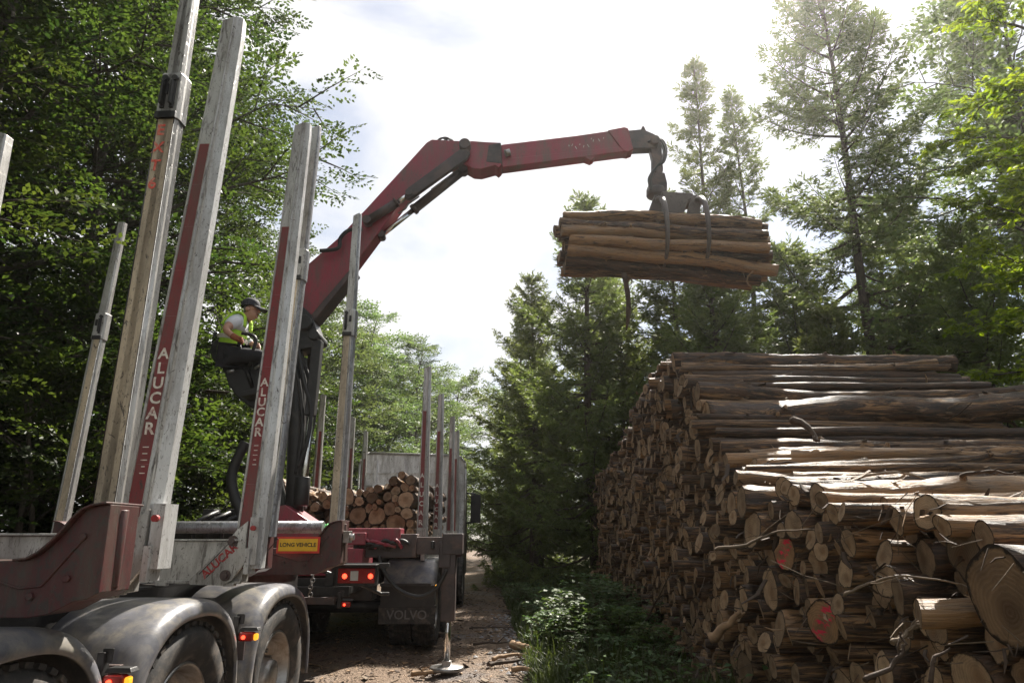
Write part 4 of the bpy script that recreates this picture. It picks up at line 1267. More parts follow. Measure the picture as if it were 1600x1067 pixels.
def stake_lettered(parent, x, y, sg, z0, z1, letters='ALUCAR', zl=(1.72, .135), sc=1.0, size=.092, lean=0.0):
    """extruded light-metal stake: red recessed strip on the face, flank coloured as if sunlit"""
    def ring(k, z):
        p = [(-.085, -.055), (-.075, -.075), (-.062, -.075), (-.060, -.068), (.014, -.068), (.016, -.075), (.026, -.078), (.034, -.062), (.040, -.064), (.052, -.058), (.092, -.012), (.092, .06), (.07, .075), (-.07, .075), (-.085, .06)]
        return [Vector((x + sg * (a * k + lean * (z - z0)), y + b * k, z)) for a, b in p]
    mats = [0, 0, 0, 1, 0, 0, 0, 0, 0, 2, 2, 0, 0, 0, 0]
    mb = MB(); n = 12; zs = [z0 + (z1 - z0) * i / n for i in range(n + 1)]
    zred = z0 + (z1 - z0) * .74
    for i in range(n):
        k0, k1 = [sc * (1 - .34 * t / n) for t in (i, i + 1)]
        mt = list(mats)
        if zs[i] > zred: mt[3] = 0
        mb.loft([ring(k0, zs[i]), ring(k1, zs[i + 1])], 0, mt)
    mb.loft([ring(sc * .66, z1), [p + Vector((0, 0, .05 + sg * (p.x - x) * .35)) for p in ring(sc * .63, z1)]], 0, [0 if q == 1 else q for q in mats])
    for i, ch in enumerate(letters[::-1]):
        zz = zl[0] + zl[1] * i; k_ = sc * (1 - .34 * (zz - z0) / (z1 - z0))
        mb.text(ch, frame((x + sg * lean * (zz - z0) - sg * .023 * k_, y - .0705 * k_, zz), (1, 0, 0), (0, .006, 1)), size * k_, 3, .025)
    zz = zl[0] - .09; k_ = sc * (1 - .34 * (zz - z0) / (z1 - z0))
    for j in range(5): mb.box((x + sg * lean * (zz - z0) - sg * .023 * k_, y - .0695 * k_, zz - j * .032), ((.034, .028, .036, .02, .03)[j] * k_, .002, .005), 3)
    return mb.build('stake', [M['alu'], M['redstripe'], M['alusunlit'], M['letterwhite']], parent, bevel=.003)


def alu_bank(parent, y, zoff=0.0, lettered=True, ztop=4.6, x0=1.10, sides=(1, -1), half=1.06, name='bolster', sc=1.0, plate=True, zl=(1.72, .135), xo=0.0, lx0=None, lean=0.0, so=0.0):
    """light-metal bolster: flat cross beam, gusset plates at its ends, lettered stakes"""
    mb = MB()
    mb.box((0, y, 1.345 + zoff), (2 * half, .10, .26), 0); mb.box((0, y - .045, 1.481 + zoff), (2 * half, .16, .012), 0)
    mb.box((0, y - .058, 1.218 + zoff), (2 * half, .03, .02), 0)
    for i in range(5): mb.box((-half + .25 + i * .45, y - .066, 1.205 + zoff), (.07, .05, .022), 0)
    b = mb.build(name, M['alu'], parent, bevel=.004)
    for sg in sides:
        if plate:
            o = [(sg * (x + xo), z + zoff) for x, z in ((1.115, 1.60), (1.05, 1.545), (.965, 1.44), (.86, 1.325), (.77, 1.235), (.775, 1.205), (.985, 1.20), (1.045, 1.232), (1.115, 1.33))]
            mb = MB(); mb.prism([(x, y - .105, z) for x, z in o], (0, .022, 0), 0)
            for (a, c_) in (((1.04, 1.50), (.83, 1.27)), ((1.06, 1.45), (.88, 1.25))):      # grooves
                p, q = Vector((sg * (a[0] + xo), y - .1065, a[1] + zoff)), Vector((sg * (c_[0] + xo), y - .1065, c_[1] + zoff)); mb.tube([p, q], .0025, 4, 2)
            mb.box((sg * (1.155 + xo), y - .03, 1.475 + zoff), (.06, .12, .30), 1); mb.box((sg * (1.135 + xo), y - .055, 1.35 + zoff), (.03, .12, .16), 1)
            for bx, bz in ((1.03 + xo, 1.475), (1.005 + xo, 1.262)):
                mb.tube([(sg * bx, y - .106, bz + zoff), (sg * bx, y - .118, bz + zoff)], .034, 18, 3); mb.tube([(sg * bx, y - .118, bz + zoff), (sg * bx, y - .136, bz + zoff)], .022, 6, 3, smooth=False)
            mb.tube([(sg * (1.165 + xo), y - .116, 1.555 + zoff), (sg * (1.165 + xo), y - .14, 1.555 + zoff)], .017, 8, 4)
            if sg > 0: mb.text('ALUCAR', frame((.955 + xo, y - .1085, 1.352 + zoff), (.72, 0, .69), (-.69, 0, .72)), .072, 4, .03)
            mb.build('gusset_plate', [M['alu'], M['alusunlit'], M['black'], M['craneDark'], M['letterred']], b, bevel=.0)
        stake_lettered(b, sg * (x0 + xo + so) if sg > 0 or lx0 is None else -lx0, y, sg, 1.30 + zoff, ztop, 'ALUCAR' if (lettered and sg > 0) else '', zl, sc, lean=lean)
    return b


def steel_bank(parent, y, zj, z1, mark=None, sides=(1, -1), dk=1.0, sx=1.205, edge=1.295, low=None, lean=0.0, lsx=None, llean=None, name='bolster'):
    """heavy red steel bolster with telescopic stakes in its raised ends"""
    mb = MB(); t = .105
    for sg in (1, -1):
        if sg not in sides:
            mb.box((sg * .55, y, 1.30), (1.1, 2 * t, .22), 0); continue
        mb.prism([(x, y - t, z) for x, z in bank_outline(sg, edge)], (0, 2 * t, 0), 0)
        o = bank_outline(sg, edge)[1:10]       # flange along the curve
        for (xa, za), (xb, zb) in zip(o[:-1], o[1:]):
            d = Vector((xb - xa, 0, zb - za)); nn = Vector((-d.z, 0, d.x)).normalized() * .010 * sg
            a_, b_ = Vector((xa, y - .135, za)), Vector((xb, y - .135, zb))
            mb.prism([a_, b_, b_ + nn, a_ + nn], (0, .27, 0), 0)
        mb.tube([(sg * .60, y - t - .003, 1.39), (sg * .93, y - t - .003, 1.30), (sg * 1.02, y - t - .003, 1.31), (sg * 1.16, y - t - .003, 1.49)], .006, 4, 0)
        mb.tube([(sg * (edge - .028), y, 1.30), (sg * (edge - .030), y, 1.61)], .034, 10, 0)
    for sg in sides:
        for bx, bz in ((.80, 1.29), (.98, 1.27), (1.12, 1.34), (1.16, 1.50)):
            mb.tube([(sg * min(bx, edge - .09), y - t + .002, bz), (sg * min(bx, edge - .09), y - t - .012, bz)], .017, 6, 0, smooth=False)
    b = mb.build(name, M['maroon'], parent, bevel=.006)
    for sg in sides:
        stake_cream(b, sx if sg > 0 or lsx is None else -lsx, y, sg, 1.50, zj if sg > 0 or not low else low, z1 if sg > 0 or not low else low + .12, mark if sg > 0 else None, dk, lean if sg > 0 or llean is None else llean)
    return b


# ---------------------------------------------------------------- the trailer
TY = 4.5
trailer = thing('timber_trailer', 'empty timber trailer with tall worn stakes and grey mudguards beside the stack', 'trailer', (-2.83, TY, 0), R(-2.86))
mb = MB()
for sx in (-.42, .42):
    mb.box((sx, -.6, 1.06), (.09, 7.2, .26), 0); mb.box((sx, -.6, 1.185), (.16, 7.2, .02), 0)
for y in (-3.2, -2.2, -1.2, -.3, .6, 1.5, 2.6): mb.box((0, y, 1.03), (.84, .09, .18), 0)
mb.box((0, 2.9, .98), (.75, .3, .3), 0)
mb.tube([(-.3, 3.0, .92), (0, 4.2, .78)], .05, 8, 0); mb.tube([(.3, 3.0, .92), (0, 4.2, .78)], .05, 8, 0)
mb.build('chassis', M['black'], trailer, bevel=.005)
for wy in (-1.66, -.30, 1.06):
    MB().tube([(-.8, wy, .52), (.8, wy, .52)], .07, 12, 0).box((.42, wy, .80), (.10, .7, .06), 0).box((-.42, wy, .80), (.10, .7, .06), 0).build('axle', M['black'], trailer)
    for sg in (1, -1):
        wheel(trailer, (sg * .865, wy, .52), sg)
        mudguard(trailer, wy, sg * .52, sg * 1.085)
for wy in (-1.66, -.30, 1.06):
    MB().box((.80, wy - .655, .90), (.50, .03, .05), 0).box((.80, wy - .66, .80), (.52, .02, .14), 0).tube([(.62, wy - .672, .905), (.62, wy - .680, .905)], .012, 6).tube([(.98, wy - .672, .905), (.98, wy - .680, .905)], .012, 6).build('mudguard_bracket', M['craneDark'], trailer, bevel=.003)
lamp(trailer, (1.11, .31, .895)); lamp(trailer, (1.09, -1.05, .885))
steel_bank(trailer, -1.44, 3.76, 4.72, 'EXT6', sx=1.186, edge=1.262)
alu_bank(trailer, -.97, .03, True, 4.42, xo=.030, lean=.042, so=-.075, zl=(2.02, .078))
alu_bank(trailer, .30, 0, True, 4.55, zl=(2.19, .070), xo=-.030, lx0=1.22, lean=.027)
steel_bank(trailer, .66, 3.72, 4.80, sx=1.035, edge=1.055, sides=(1,), lean=.030)
bE = steel_bank(trailer, 1.76, 3.58, 4.58, dk=1.06, lsx=1.30, llean=-.032)
# warning plate and the pipe behind it
mb = MB(); y = 1.76 - .155
mb.box((.935, y, 1.435), (.37, .012, .135), 0); mb.box((.935, y - .004, 1.435), (.335, .012, .100), 1)
mb.text('LONG VEHICLE', frame((.935, y - .0125, 1.435), (1, 0, 0), (0, 0, 1)), .0455, 2, .02)
mb.build('warning_sign', [M['signred'], M['signyel'], M['signblack']], trailer)
MB().tube([(-.9, 1.98, 1.585), (1.02, 1.98, 1.585)], .055, 14, 0).tube([(.42, 1.98, 1.585), (.46, 1.98, 1.585)], .068, 14, 0).build('cross_tube', M['steelgrey'], trailer)
MB().box((1.32, 1.72, 1.50), (.055, .10, .10), 0).tube([(1.30, 1.72, 1.50), (1.38, 1.72, 1.50)], .03, 8).build('stake_lock', M['steel'], trailer, bevel=.004)
gw = MB(); rg = random.Random(4)
for i in range(5):
    gw.lathe([(.052 + .010 * math.cos(q), .010 * math.sin(q)) for q in np.linspace(0, 2 * PI, 7)], (at(512, 826, 6.5).x + (i - 2) * .026, 6.5, at(512, 826, 6.5).z - .01 + rg.uniform(-.008, .008)), 'x', 20)
dot(gw.build('strap_coil', M['green'], fix=False), 'bright green webbing strap coiled on the grey cross tube', 'strap')
# ---------------------------------------------------------------- the truck
TX = -2.42
truck = thing('timber_truck', 'loaded timber truck with white headboard and raised dark mudflap ahead of the trailer', 'truck', (TX, 9.0, 0))
lx = lambda X: X - TX
ly = lambda Y: Y - 9.0
mb = MB()
for sx in (-.42, .42): mb.box((sx, ly(12.7), .98), (.09, 9.6, .28), 0)
for Y in (8.0, 8.6, 9.4, 10.4, 11.6, 12.9, 14.2, 15.6): mb.box((0, ly(Y), .96), (.84, .10, .20), 0)
mb.box((-.2, ly(7.92), .93), (1.7, .10, .10), 0); mb.box((.62, ly(7.9), 1.20), (.9, .06, .05), 0); mb.box((.46, ly(7.95), 1.08), (.06, .06, .3), 0); mb.box((-.46, ly(7.95), 1.08), (.06, .06, .3), 0)
mb.tube([(.30, ly(7.86), 1.16), (.75, ly(8.3), .95), (.88, ly(8.5), .86), (.98, ly(8.5), .86)], .022, 8, 0)
mb.box((0, ly(9.6), .86), (1.2, .35, .3), 0)
mb.build('chassis', M['black'], truck, bevel=.005)
MB().box((0, ly(13.6), 1.33), (2.3, 6.4, .10), 0).box((1.12, ly(13.6), 1.24), (.06, 6.4, .14), 0).build('deck', M['alu'], truck, bevel=.004)
# right-hand lower bar with its lamp
bc = at(505, 938, 7.75)
MB().box((lx(bc.x - .35), ly(7.75), bc.z), (.95, .07, .07), 0).tube([(lx(bc.x - .62), ly(7.75), bc.z), (lx(bc.x - .62), ly(7.75), .35)], .014, 6).box((lx(bc.x - .8), ly(7.85), bc.z + .1), (.06, .2, .3), 0).build('underrun_bar', M['craneDark'], truck, bevel=.004)
lc_ = at(541, 942, 7.7)
lamp(truck, (lx(lc_.x), ly(7.70), lc_.z + .0), False)
# tail lamps
def tail(X, z):
    mb = MB(); mb.box((lx(X), ly(7.86), z), (.44, .11, .21), 0); mb.box((lx(X), ly(7.80), z + .112), (.46, .2, .012), 0)
    b = mb.build('tail_lamp', M['black'], truck, bevel=.01)
    MB().box((lx(X), ly(7.80), z), (.40, .03, .155), 0).build('lens', M['lampred'], b, bevel=.008)
    MB().box((lx(X) - .02, ly(7.782), z), (.085, .012, .10), 0).build('clear_lens', M['lampclear'], b, bevel=.004)
    for dx in (-.125, .155):
        MB().lathe([(0, -.010), (.022, -.007), (.03, .004)], (lx(X) + dx, ly(7.785), z - .005), 'y', 16).build('bulb', M['lampglow'], b, fix=False)
tp_ = at(557, 899, 7.8)
tail(tp_.x, tp_.z); tail(TX - (tp_.x - TX), tp_.z)
# chain and airline odds
mb = MB(); c0 = at(488, 895, 7.5)
for i in range(7):
    mb.lathe([(.022 + .006 * math.cos(q), .006 * math.sin(q)) for q in np.linspace(0, 2 * PI, 6)], (lx(c0.x) + .01 * math.sin(i), ly(7.5), c0.z - i * .035), 'x' if i % 2 else 'y', 10)
mb.build('chain', M['steel'], truck, fix=False)
# wheels, guards, flap
for Y in (10.75, 12.12):
    MB().tube([(-.9, ly(Y), .52), (.9, ly(Y), .52)], .09, 12).build('axle', M['black'], truck)
    for sg in (1, -1):
        wheel(truck, (sg * 1.17, ly(Y), .52), sg, .52, .30); wheel(truck, (sg * .84, ly(Y), .52), sg, .52, .30)
        mudguard(truck, ly(Y), sg * .62, sg * 1.35, .52, .66, 20, 172, ribs=True)
for sg in (1, -1): wheel(truck, (sg * 1.12, ly(16.9), .52), sg, .52, .32)
for sg in (1, -1):
    mb = MB(); fx = sg * .985; z0, z1 = .36, .60
    mb.box((fx, ly(9.99), .72), (.74, .05, .28), 1); mb.box((fx, ly(9.98), (z0 + z1) / 2), (.78, .022, z1 - z0), 0)
    mb.box((fx, ly(9.985), .585), (.80, .035, .035), 1)
    if sg > 0: mb.text('VOLVO', frame((fx, ly(9.966), .475), (1, 0, 0), (0, 0, 1)), .165, 2, .016)
    mb.build('mudflap', [M['rubber'], M['black'], M['flaptext']], truck, bevel=.004)
MB().box((.96, ly(9.93), .87), (.70, .06, .04), 0).build('mudguard_bracket', M['black'], truck, bevel=.004)
rb = at(655, 895, 9.95)
MB().box((1.38, ly(9.96), .84), (.03, .03, .06), 0).build('glowing_reflector', M['amberglow'], truck, bevel=.006)  # no lamp here: the reflector's glint is put in as a glowing surface
# stakes and their bolsters
for i, (Y, zt) in enumerate(((10.4, 4.0), (12.5, 4.0), (15.0, 4.0), (16.4, 3.9))):
    mb = MB(); mb.box((0, ly(Y), 1.42), (2.26, .12, .09), 0)
    b = mb.build('bolster', M['alu'], truck, bevel=.004)
    for sg in (1, -1):
        MB().box((sg * 1.10, ly(Y), 1.50), (.14, .16, .26), 0).build('stake_socket', M['alu'], b, bevel=.004)
        stake_lettered(b, sg * 1.10, ly(Y), sg, 1.42, zt, 'ALUCAR' if sg > 0 and i < 2 else '', (1.70, .135), .92, .115)
# headboard
HY = 16.9
hb = [(-1.3, 1.45), (-1.3, 3.22), (-1.27, 3.34), (-1.20, 3.43), (-1.08, 3.48), (1.08, 3.42), (1.19, 3.36), (1.27, 3.24), (1.29, 3.1), (1.29, 1.45)]
mb = MB(); mb.prism([(x, ly(HY), z) for x, z in hb], (0, .04, 0), 0)
for x0 in (-.92, -.24, .24, .92): mb.box((x0, ly(HY) - .02, 2.38), (.09, .04, 1.84), 0)
for z in (1.8, 2.1, 2.4, 2.7, 3.0): mb.box((0, ly(HY) - .012, z), (2.5, .024, .022), 0)
for (xa, za), (xb, zb) in zip(hb[:-1], hb[1:]): mb.tube([(xa, ly(HY) - .01, za), (xb, ly(HY) - .01, zb)], .03, 8, 1)
mb.build('headboard', [M['white'], M['alu']], truck)
# cab in front of it
cb = [(17.15, .75), (17.15, 2.95), (17.3, 3.12), (18.3, 3.10), (18.95, 2.75), (19.2, 1.9), (19.25, .55), (17.6, .55)]
mb = MB(); mb.prism([(-1.2, ly(y), z) for y, z in cb], (2.4, 0, 0), 0)
cab = mb.build('cab', M['maroon'], truck, bevel=.05)
for sg in (1, -1):
    MB().prism([(sg * 1.203, ly(y), z) for y, z in ((17.6, 1.75), (17.6, 2.65), (18.4, 2.65), (18.85, 1.85))], (sg * .01, 0, 0), 0).build('window', M['glass'], cab)
    mr = MB().box((sg * 1.46, ly(18.6), 2.22), (.26, .12, .72), 0); mr.tube([(sg * 1.2, ly(18.6), 2.62), (sg * 1.46, ly(18.6), 2.60)], .025, 8).tube([(sg * 1.2, ly(18.6), 1.85), (sg * 1.46, ly(18.6), 1.88)], .025, 8)
    mr.build('mirror', M['black'], truck, bevel=.04)
MB().prism([(-1.05, ly(y), z) for y, z in ((18.97, 2.72), (19.21, 1.9), (19.225, 1.9), (18.985, 2.72))], (2.1, 0, 0), 0).build('windscreen', M['glass'], cab)

# ---------------------------------------------------------------- loader crane on the truck's tail
CD = 8.6
CX = at(470, 800, CD).x
crane = thing('loader_crane', 'dark red timber crane with knuckle boom holding logs over the track', 'crane', (CX, CD, 0))
def poly(pts, D=CD): return [at(u, v, D) for u, v in pts]
def plate(mb, pts, D, th, m=0): mb.prism([p - Vector((0, th / 2, 0)) for p in poly(pts, D)], (0, th, 0), m); return mb
# base frame
mb = MB()
mb.box((CX + .1, CD, 1.22), (1.5, .62, .30), 0); mb.box((CX + .95, CD - .05, 1.52), (.62, .30, .16), 0)
plate(mb, [(446, 792), (456, 790), (513, 828), (513, 840), (440, 840)], CD - .05, .5, 0)
mb.box((CX + .62, CD - .1, 1.48), (.5, .4, .14), 0)
mb.build('base', M['craneRed'], crane, world=True, bevel=.012)
# stabiliser: beam, leg, rod, foot
a, b = at(560, 840, CD), at(716, 850, CD)
mb = MB(); mb.box(((a.x + b.x) / 2, CD, 1.40), (b.x - a.x, .20, .20), 0); mb.box((a.x + .35, CD - .02, 1.40), (.75, .26, .27), 0)
for u in (640, 676): mb.box(at(u, 851, CD - .125), (.04, .05, .09), 1)
mb.box((b.x - .06, CD, 1.42), (.24, .26, .24), 0)
sbm = mb.build('stabiliser_beam', [M['craneDark'], M['black']], crane, world=True, bevel=.01)
MB().box((CX - .9, CD, 1.40), (1.5, .20, .20), 0).build('stabiliser_beam', M['craneDark'], crane, world=True, bevel=.01)
def leg(x, full):
    mb = MB(); mb.box((x, CD - .02, 1.02), (.165, .17, .92), 0); mb.box((x - .05, CD - .03, 1.30), (.14, .19, .3), 0)
    mb.build('leg', M['craneDark'], crane, world=True, bevel=.012)
    MB().tube([(x, CD - .02, .03 if full else .4), (x, CD - .02, .8)], .036, 16).build('leg_rod', M['chrome'], crane, world=True)
    z = .06 if full else .38
    MB().lathe([(0, z + .075), (.05, z + .07), (.06, z + .03), (.185, z + .012), (.20, z), (.20, z - .03), (0, z - .03)], (x, CD - .02, 0), 'z', 28).box((x, CD - .09, z + .05), (.10, .02, .05)).build('foot', M['steel'], crane, world=True, bevel=0)
leg(at(703, 850, CD).x, True); leg(CX - 1.6, False)
# dark cylinders and valve clutter at the far side of the base
mb = MB(); p, q = at(255, 832, 8.5), at(395, 832, 8.5)
mb.tube([p, q], .13, 16, 0); mb.tube([at(370, 825, 8.3), at(412, 826, 8.3)], .07, 14, 1)
for u in (300, 322, 345): mb.tube(bez([at(u, 850, 8.25), at(u + 4, 820, 8.2), at(u + 26, 806, 8.3), at(u + 40, 800, 8.5)], 6), .03, 8, 0)
for i, u in enumerate((330, 350, 368, 384)): mb.box(at(u, 806 + i % 2 * 6, 8.55), (.14, .2, .16), 0)
mb.build('valve_block', [M['black'], M['craneRed']], crane, world=True, bevel=.01)
# column
mb = MB()
plate(mb, [(452, 815), (464, 815), (473, 500), (463, 500)], CD + .05, .24, 0)
mb.tube([at(460, 800, CD), at(467, 560, CD)], .11, 16, 0)
plate(mb, [(462, 492), (476, 482), (492, 498), (500, 520), (496, 548), (470, 552), (460, 520)], CD, .36, 0)
mb.tube([at(483, 512, CD) - Vector((0, .26, 0)), at(483, 512, CD) + Vector((0, .26, 0))], .10, 16, 0); mb.tube([at(497, 530, CD) - Vector((0, .24, 0)), at(497, 530, CD) + Vector((0, .24, 0))], .07, 14, 0)
mb.build('column', M['black'], crane, world=True, bevel=.01)
def ram(p, q, r1, r2, f, name='hydraulic_ram', lug=True):
    p, q = Vector(p), Vector(q); m = p.lerp(q, f)
    mb = MB(); mb.tube([p, m], r1, 16, 0); mb.tube([p.lerp(q, f - .03), m], r1 * 1.18, 16, 0); mb.tube([m, q], r2, 14, 1)
    if lug:
        d = Vector((0, r1 * 1.3, 0)); mb.tube([p - d, p + d], r1 * .95, 14, 0); mb.tube([q - d, q + d], r1 * .8, 14, 0)
    mb.build(name, [M['craneDark'], M['chrome']], crane, world=True)
mb = MB(); p, q = at(497, 533, CD - .12), at(485, 650, CD - .12)
mb.box((p + q) / 2, (.12, .14, (p - q).length), 0, Matrix.Rotation(math.atan2(p.x - q.x, p.z - q.z), 3, 'Y'))
mb.tube([q, at(474, 768, CD - .12)], .045, 14, 1); mb.tube([at(474, 745, CD - .12), at(470, 790, CD - .12)], .09, 12, 0)
mb.build('lift_ram', [M['black'], M['chrome']], crane, world=True, bevel=.012)
ram(at(492, 520, CD + .18), at(470, 790, CD + .18), .07, .04, .5)
# main boom
mb = MB()
plate(mb, [(474, 470), (484, 420), (530, 380), (575, 333), (668, 231), (676, 226), (733, 229), (738, 240), (722, 264), (704, 262), (640, 308), (600, 362), (548, 432), (492, 498), (480, 506), (472, 500)], CD, .27, 0)
plate(mb, [(480, 500), (492, 496), (548, 430), (556, 424), (560, 428), (497, 505), (484, 510)], CD, .31, 1)
mb.build('main_boom', [M['craneRed'], M['craneDark']], crane, world=True, bevel=.015)
# link arm along the boom and folding rams
mb = MB(); y = Vector((0, .22, 0))
plate(mb, [(636, 297), (718, 236), (730, 232), (735, 240), (730, 250), (640, 313), (632, 310)], CD - .22, .07, 0); plate(mb, [(636, 297), (718, 236), (730, 232), (735, 240), (730, 250), (640, 313), (632, 310)], CD + .22, .07, 0)
mb.tube([at(728, 241, CD) - y * 1.3, at(728, 241, CD) + y * 1.3], .08, 16, 0)
mb.build('link_arm', M['craneDark'], crane, world=True, bevel=.01)
ram(at(574, 346, CD - .20), at(640, 304, CD - .20), .060, .035, .7)
ram(at(724, 266, CD - .02), at(596, 368, CD - .02), .065, .036, .62)
MB().tube([at(655, 307, CD - .1), at(638, 319, CD - .1), at(634, 326, CD - .1), at(622, 334, CD - .1)], .012, 6).build('ram_pipe', M['steel'], crane, world=True)
MB().tube([at(674, 297, CD - .1), at(706, 273, CD - .1)], .014, 6).build('ram_pipe', M['steel'], crane, world=True)
# knuckle and jib
mb = MB()
plate(mb, [(722, 262), (716, 250), (722, 234), (735, 229), (760, 231), (783, 232), (784, 266), (779, 271), (774, 267), (752, 273), (740, 272)], CD, .30, 0)
plate(mb, [(764, 236), (783, 232), (785, 265), (760, 262)], CD, .31, 1)
plate(mb, [(783, 231), (900, 217), (976, 206), (984, 240), (930, 246), (927, 252), (922, 255), (905, 248), (785, 266)], CD, .16, 0)
plate(mb, [(783, 254), (985, 233), (986, 241), (785, 267)], CD, .19, 0)
plate(mb, [(948, 210), (974, 205), (980, 207), (988, 240), (980, 243), (972, 242)], CD, .21, 0)
jib = mb.build('jib', [M['craneRed'], M['craneDark']], crane, world=True, bevel=.012)
mb = MB()
mb.tube([at(789, 240, CD - .14), at(797, 238, CD - .14)], .05, 10, 1)
for i, (u, v) in enumerate(((889, 228), (894, 227), (900, 231), (906, 226), (912, 229), (919, 228), (924, 217), (927, 220), (936, 219), (943, 216))):
    mb.box(at(u, v, CD - .0825), (.007, .003, .022 + .012 * (i % 3)), 0, Matrix.Rotation(.5 * math.sin(i * 2.2), 3, 'Y'))
mb.build('chalk_mark', [M['letterwhite'], M['steel']], crane, world=True)
# hose guide rings on the knuckle
mb = MB()
for dx, rr in ((0, .092), (.07, .085), (-.05, .07)):
    c = at(695, 224, CD); mb.lathe([(rr + .013 * math.cos(q), .013 * math.sin(q) + dx * .4) for q in np.linspace(0, 2 * PI, 8)], c + Vector((dx * .7, 0, .0)), 'y', 22)
mb.build('hose_ring', M['hose'], crane, world=True, fix=False)
# extension, tip and hanger
mb = MB()
plate(mb, [(980, 209), (1000, 207), (1002, 202), (1005, 202), (1008, 209), (1020, 214), (1030, 222), (1026, 236), (1014, 236), (986, 237)], CD, .16, 0)
mb.build('extension_boom', M['craneDark'], crane, world=True, bevel=.01)
mb = MB()
mb.tube([at(1021, 226, CD) - Vector((0, .14, 0)), at(1021, 226, CD) + Vector((0, .14, 0))], .07, 14, 0)
plate(mb, [(1012, 226), (1032, 226), (1035, 268), (1028, 282), (1018, 275), (1018, 250)], CD, .12, 0)
mb.tube([at(1027, 272, CD) - Vector((0, .11, 0)), at(1027, 272, CD) + Vector((0, .11, 0))], .06, 14, 0)
plate(mb, [(1018, 276), (1036, 276), (1040, 292), (1040, 303), (1012, 303), (1012, 292)], CD, .22, 0)
mb.lathe([(.0, .06), (.13, .06), (.14, .03), (.14, -.05), (.10, -.07), (0, -.07)], at(1026, 302, CD), 'z', 20, 0)
mb.build('rotator', M['craneDark'], crane, world=True, bevel=.008)
for i, (r, o) in enumerate(((.016, 0), (.016, 5), (.014, -7))):
    MB().tube(bez([at(1012 - o * .3, 222, CD - .1 + .1 * i), at(1030 + o * .6, 218, CD - .12 + .1 * i), at(1039 + o * .4, 234, CD - .1 + .08 * i), at(1036 + o * .4, 252, CD - .1), at(1025, 262, CD - .12), at(1015 - o * .3, 280, CD - .12), at(1018, 298, CD - .1)], 8), r, 8).build('hose', M['hose'], crane, world=True)
# grapple
mb = MB()
plate(mb, [(1030, 308), (1078, 311), (1080, 318), (1070, 322), (1064, 344), (1036, 342), (1032, 322)], CD, .34, 0)
mb.tube([at(1022, 318, CD), at(1082, 321, CD)], .045, 12, 0)
grap = mb.build('grapple', M['grapple'], crane, world=True, bevel=.012)
def claw(u0, sg):
    """curved tine that goes down one side of the bundle and hooks under it"""
    b0 = at(u0, 322, CD); mb = MB(); pts = []
    for yy, zz in ((0, -.01), (-.24 * sg, -.03), (-.44 * sg, -.16), (-.535 * sg, -.42), (-.53 * sg, -.68), (-.41 * sg, -.90), (-.14 * sg, -1.02)):
        pts.append(b0 + Vector((.012 * sg, yy, zz)))
    c = bez(pts, 6); n = len(c)
    mb.tube(c, [.066 * (1 - .62 * (i / n)) * (.75 + .5 * (i < 9)) for i in range(n)], 8, 0, flat=.7)
    mb.build('claw', M['grapple'], crane, world=True)
for u0 in (1024, 1084): claw(u0, 1)
claw(1054, -1)
for u0 in (1024, 1084):
    mb = MB(); plate(mb, [(u0 - 10, 328), (u0 - 2, 306), (u0 + 6, 306), (u0 + 10, 316), (u0 + 9, 346), (u0 + 4, 358), (u0 - 2, 338), (u0 - 12, 338)], CD - .22, .05, 0); mb.build('claw_plate', M['grapple'], crane, world=True, bevel=.006)
# hoses round the column and along the boom
hz = [[(384, 690), (366, 728), (362, 752), (368, 780), (376, 800), (372, 830)], [(500, 392), (528, 388), (532, 372), (545, 360), (566, 358)], [(466, 545), (476, 600), (486, 640), (480, 690), (466, 730)], [(460, 560), (470, 620), (472, 680), (462, 740)], [(470, 550), (482, 590), (492, 625), (488, 670), (474, 720)]]
for i, hp in enumerate(hz):
    MB().tube(bez([at(u, v, CD - .28 + .05 * i) for u, v in hp], 8), .062 if i == 0 else .026, 10).build('hose', M['hose'], crane, world=True)
MB().tube(bez([at(u, v, CD - .24) for u, v in ((592, 868), (600, 892), (622, 920), (655, 932), (682, 918), (698, 890))], 8), .024, 8).build('hose', M['hose'], crane, world=True)
MB().tube(bez([at(u, v, CD - .2) for u, v in ((560, 860), (580, 845), (606, 858), (625, 844), (640, 850))], 8), .022, 8).build('hose', M['hose'], crane, world=True)
mb = MB()
for i in range(9): mb.tube(bez([at(555 + i * 7, 850 + (i * 5) % 9, CD - .2), at(570 + i * 6, 842 + (i * 7) % 11, CD - .26), at(588 + i * 5, 856 - (i * 3) % 8, CD - .22)], 5), .02, 7, i % 2)
mb.build('hose_cluster', [M['craneRed'], M['hose']], crane, world=True)
# operator's platform
mb = MB(); SD = 8.5
plate(mb, [(336, 552), (342, 546), (352, 556), (372, 560), (410, 548), (414, 556), (410, 572), (392, 580), (368, 584), (350, 578), (341, 566)], SD + .16, .40, 0)
plate(mb, [(338, 548), (341, 526), (347, 522), (352, 530), (352, 556), (344, 560)], SD + .14, .36, 0)
plate(mb, [(352, 576), (396, 570), (412, 566), (412, 640), (398, 640), (376, 622), (364, 604), (360, 590)], SD + .1, .34, 0)
mb.build('operator_seat', M['seatblk'], crane, world=True, bevel=.02)
mb = MB(); plate(mb, [(388, 618), (414, 612), (416, 620), (388, 626)], SD - .1, .5, 0); plate(mb, [(396, 618), (414, 614), (450, 800), (430, 800)], SD + .12, .12, 0)
mb.build('seat_mast', M['black'], crane, world=True, bevel=.008)
def rod(name, pts, r, mat): MB().tube(pts, r, 8).build(name, M[mat], crane, world=True)
rod('guard_rail', bez([at(378, 521, SD - .25), at(392, 523, SD - .25), at(399, 528, SD - .25), at(399, 536, SD - .25), at(396, 546, SD - .25), at(390, 572, SD - .2)], 5), .022, 'black')
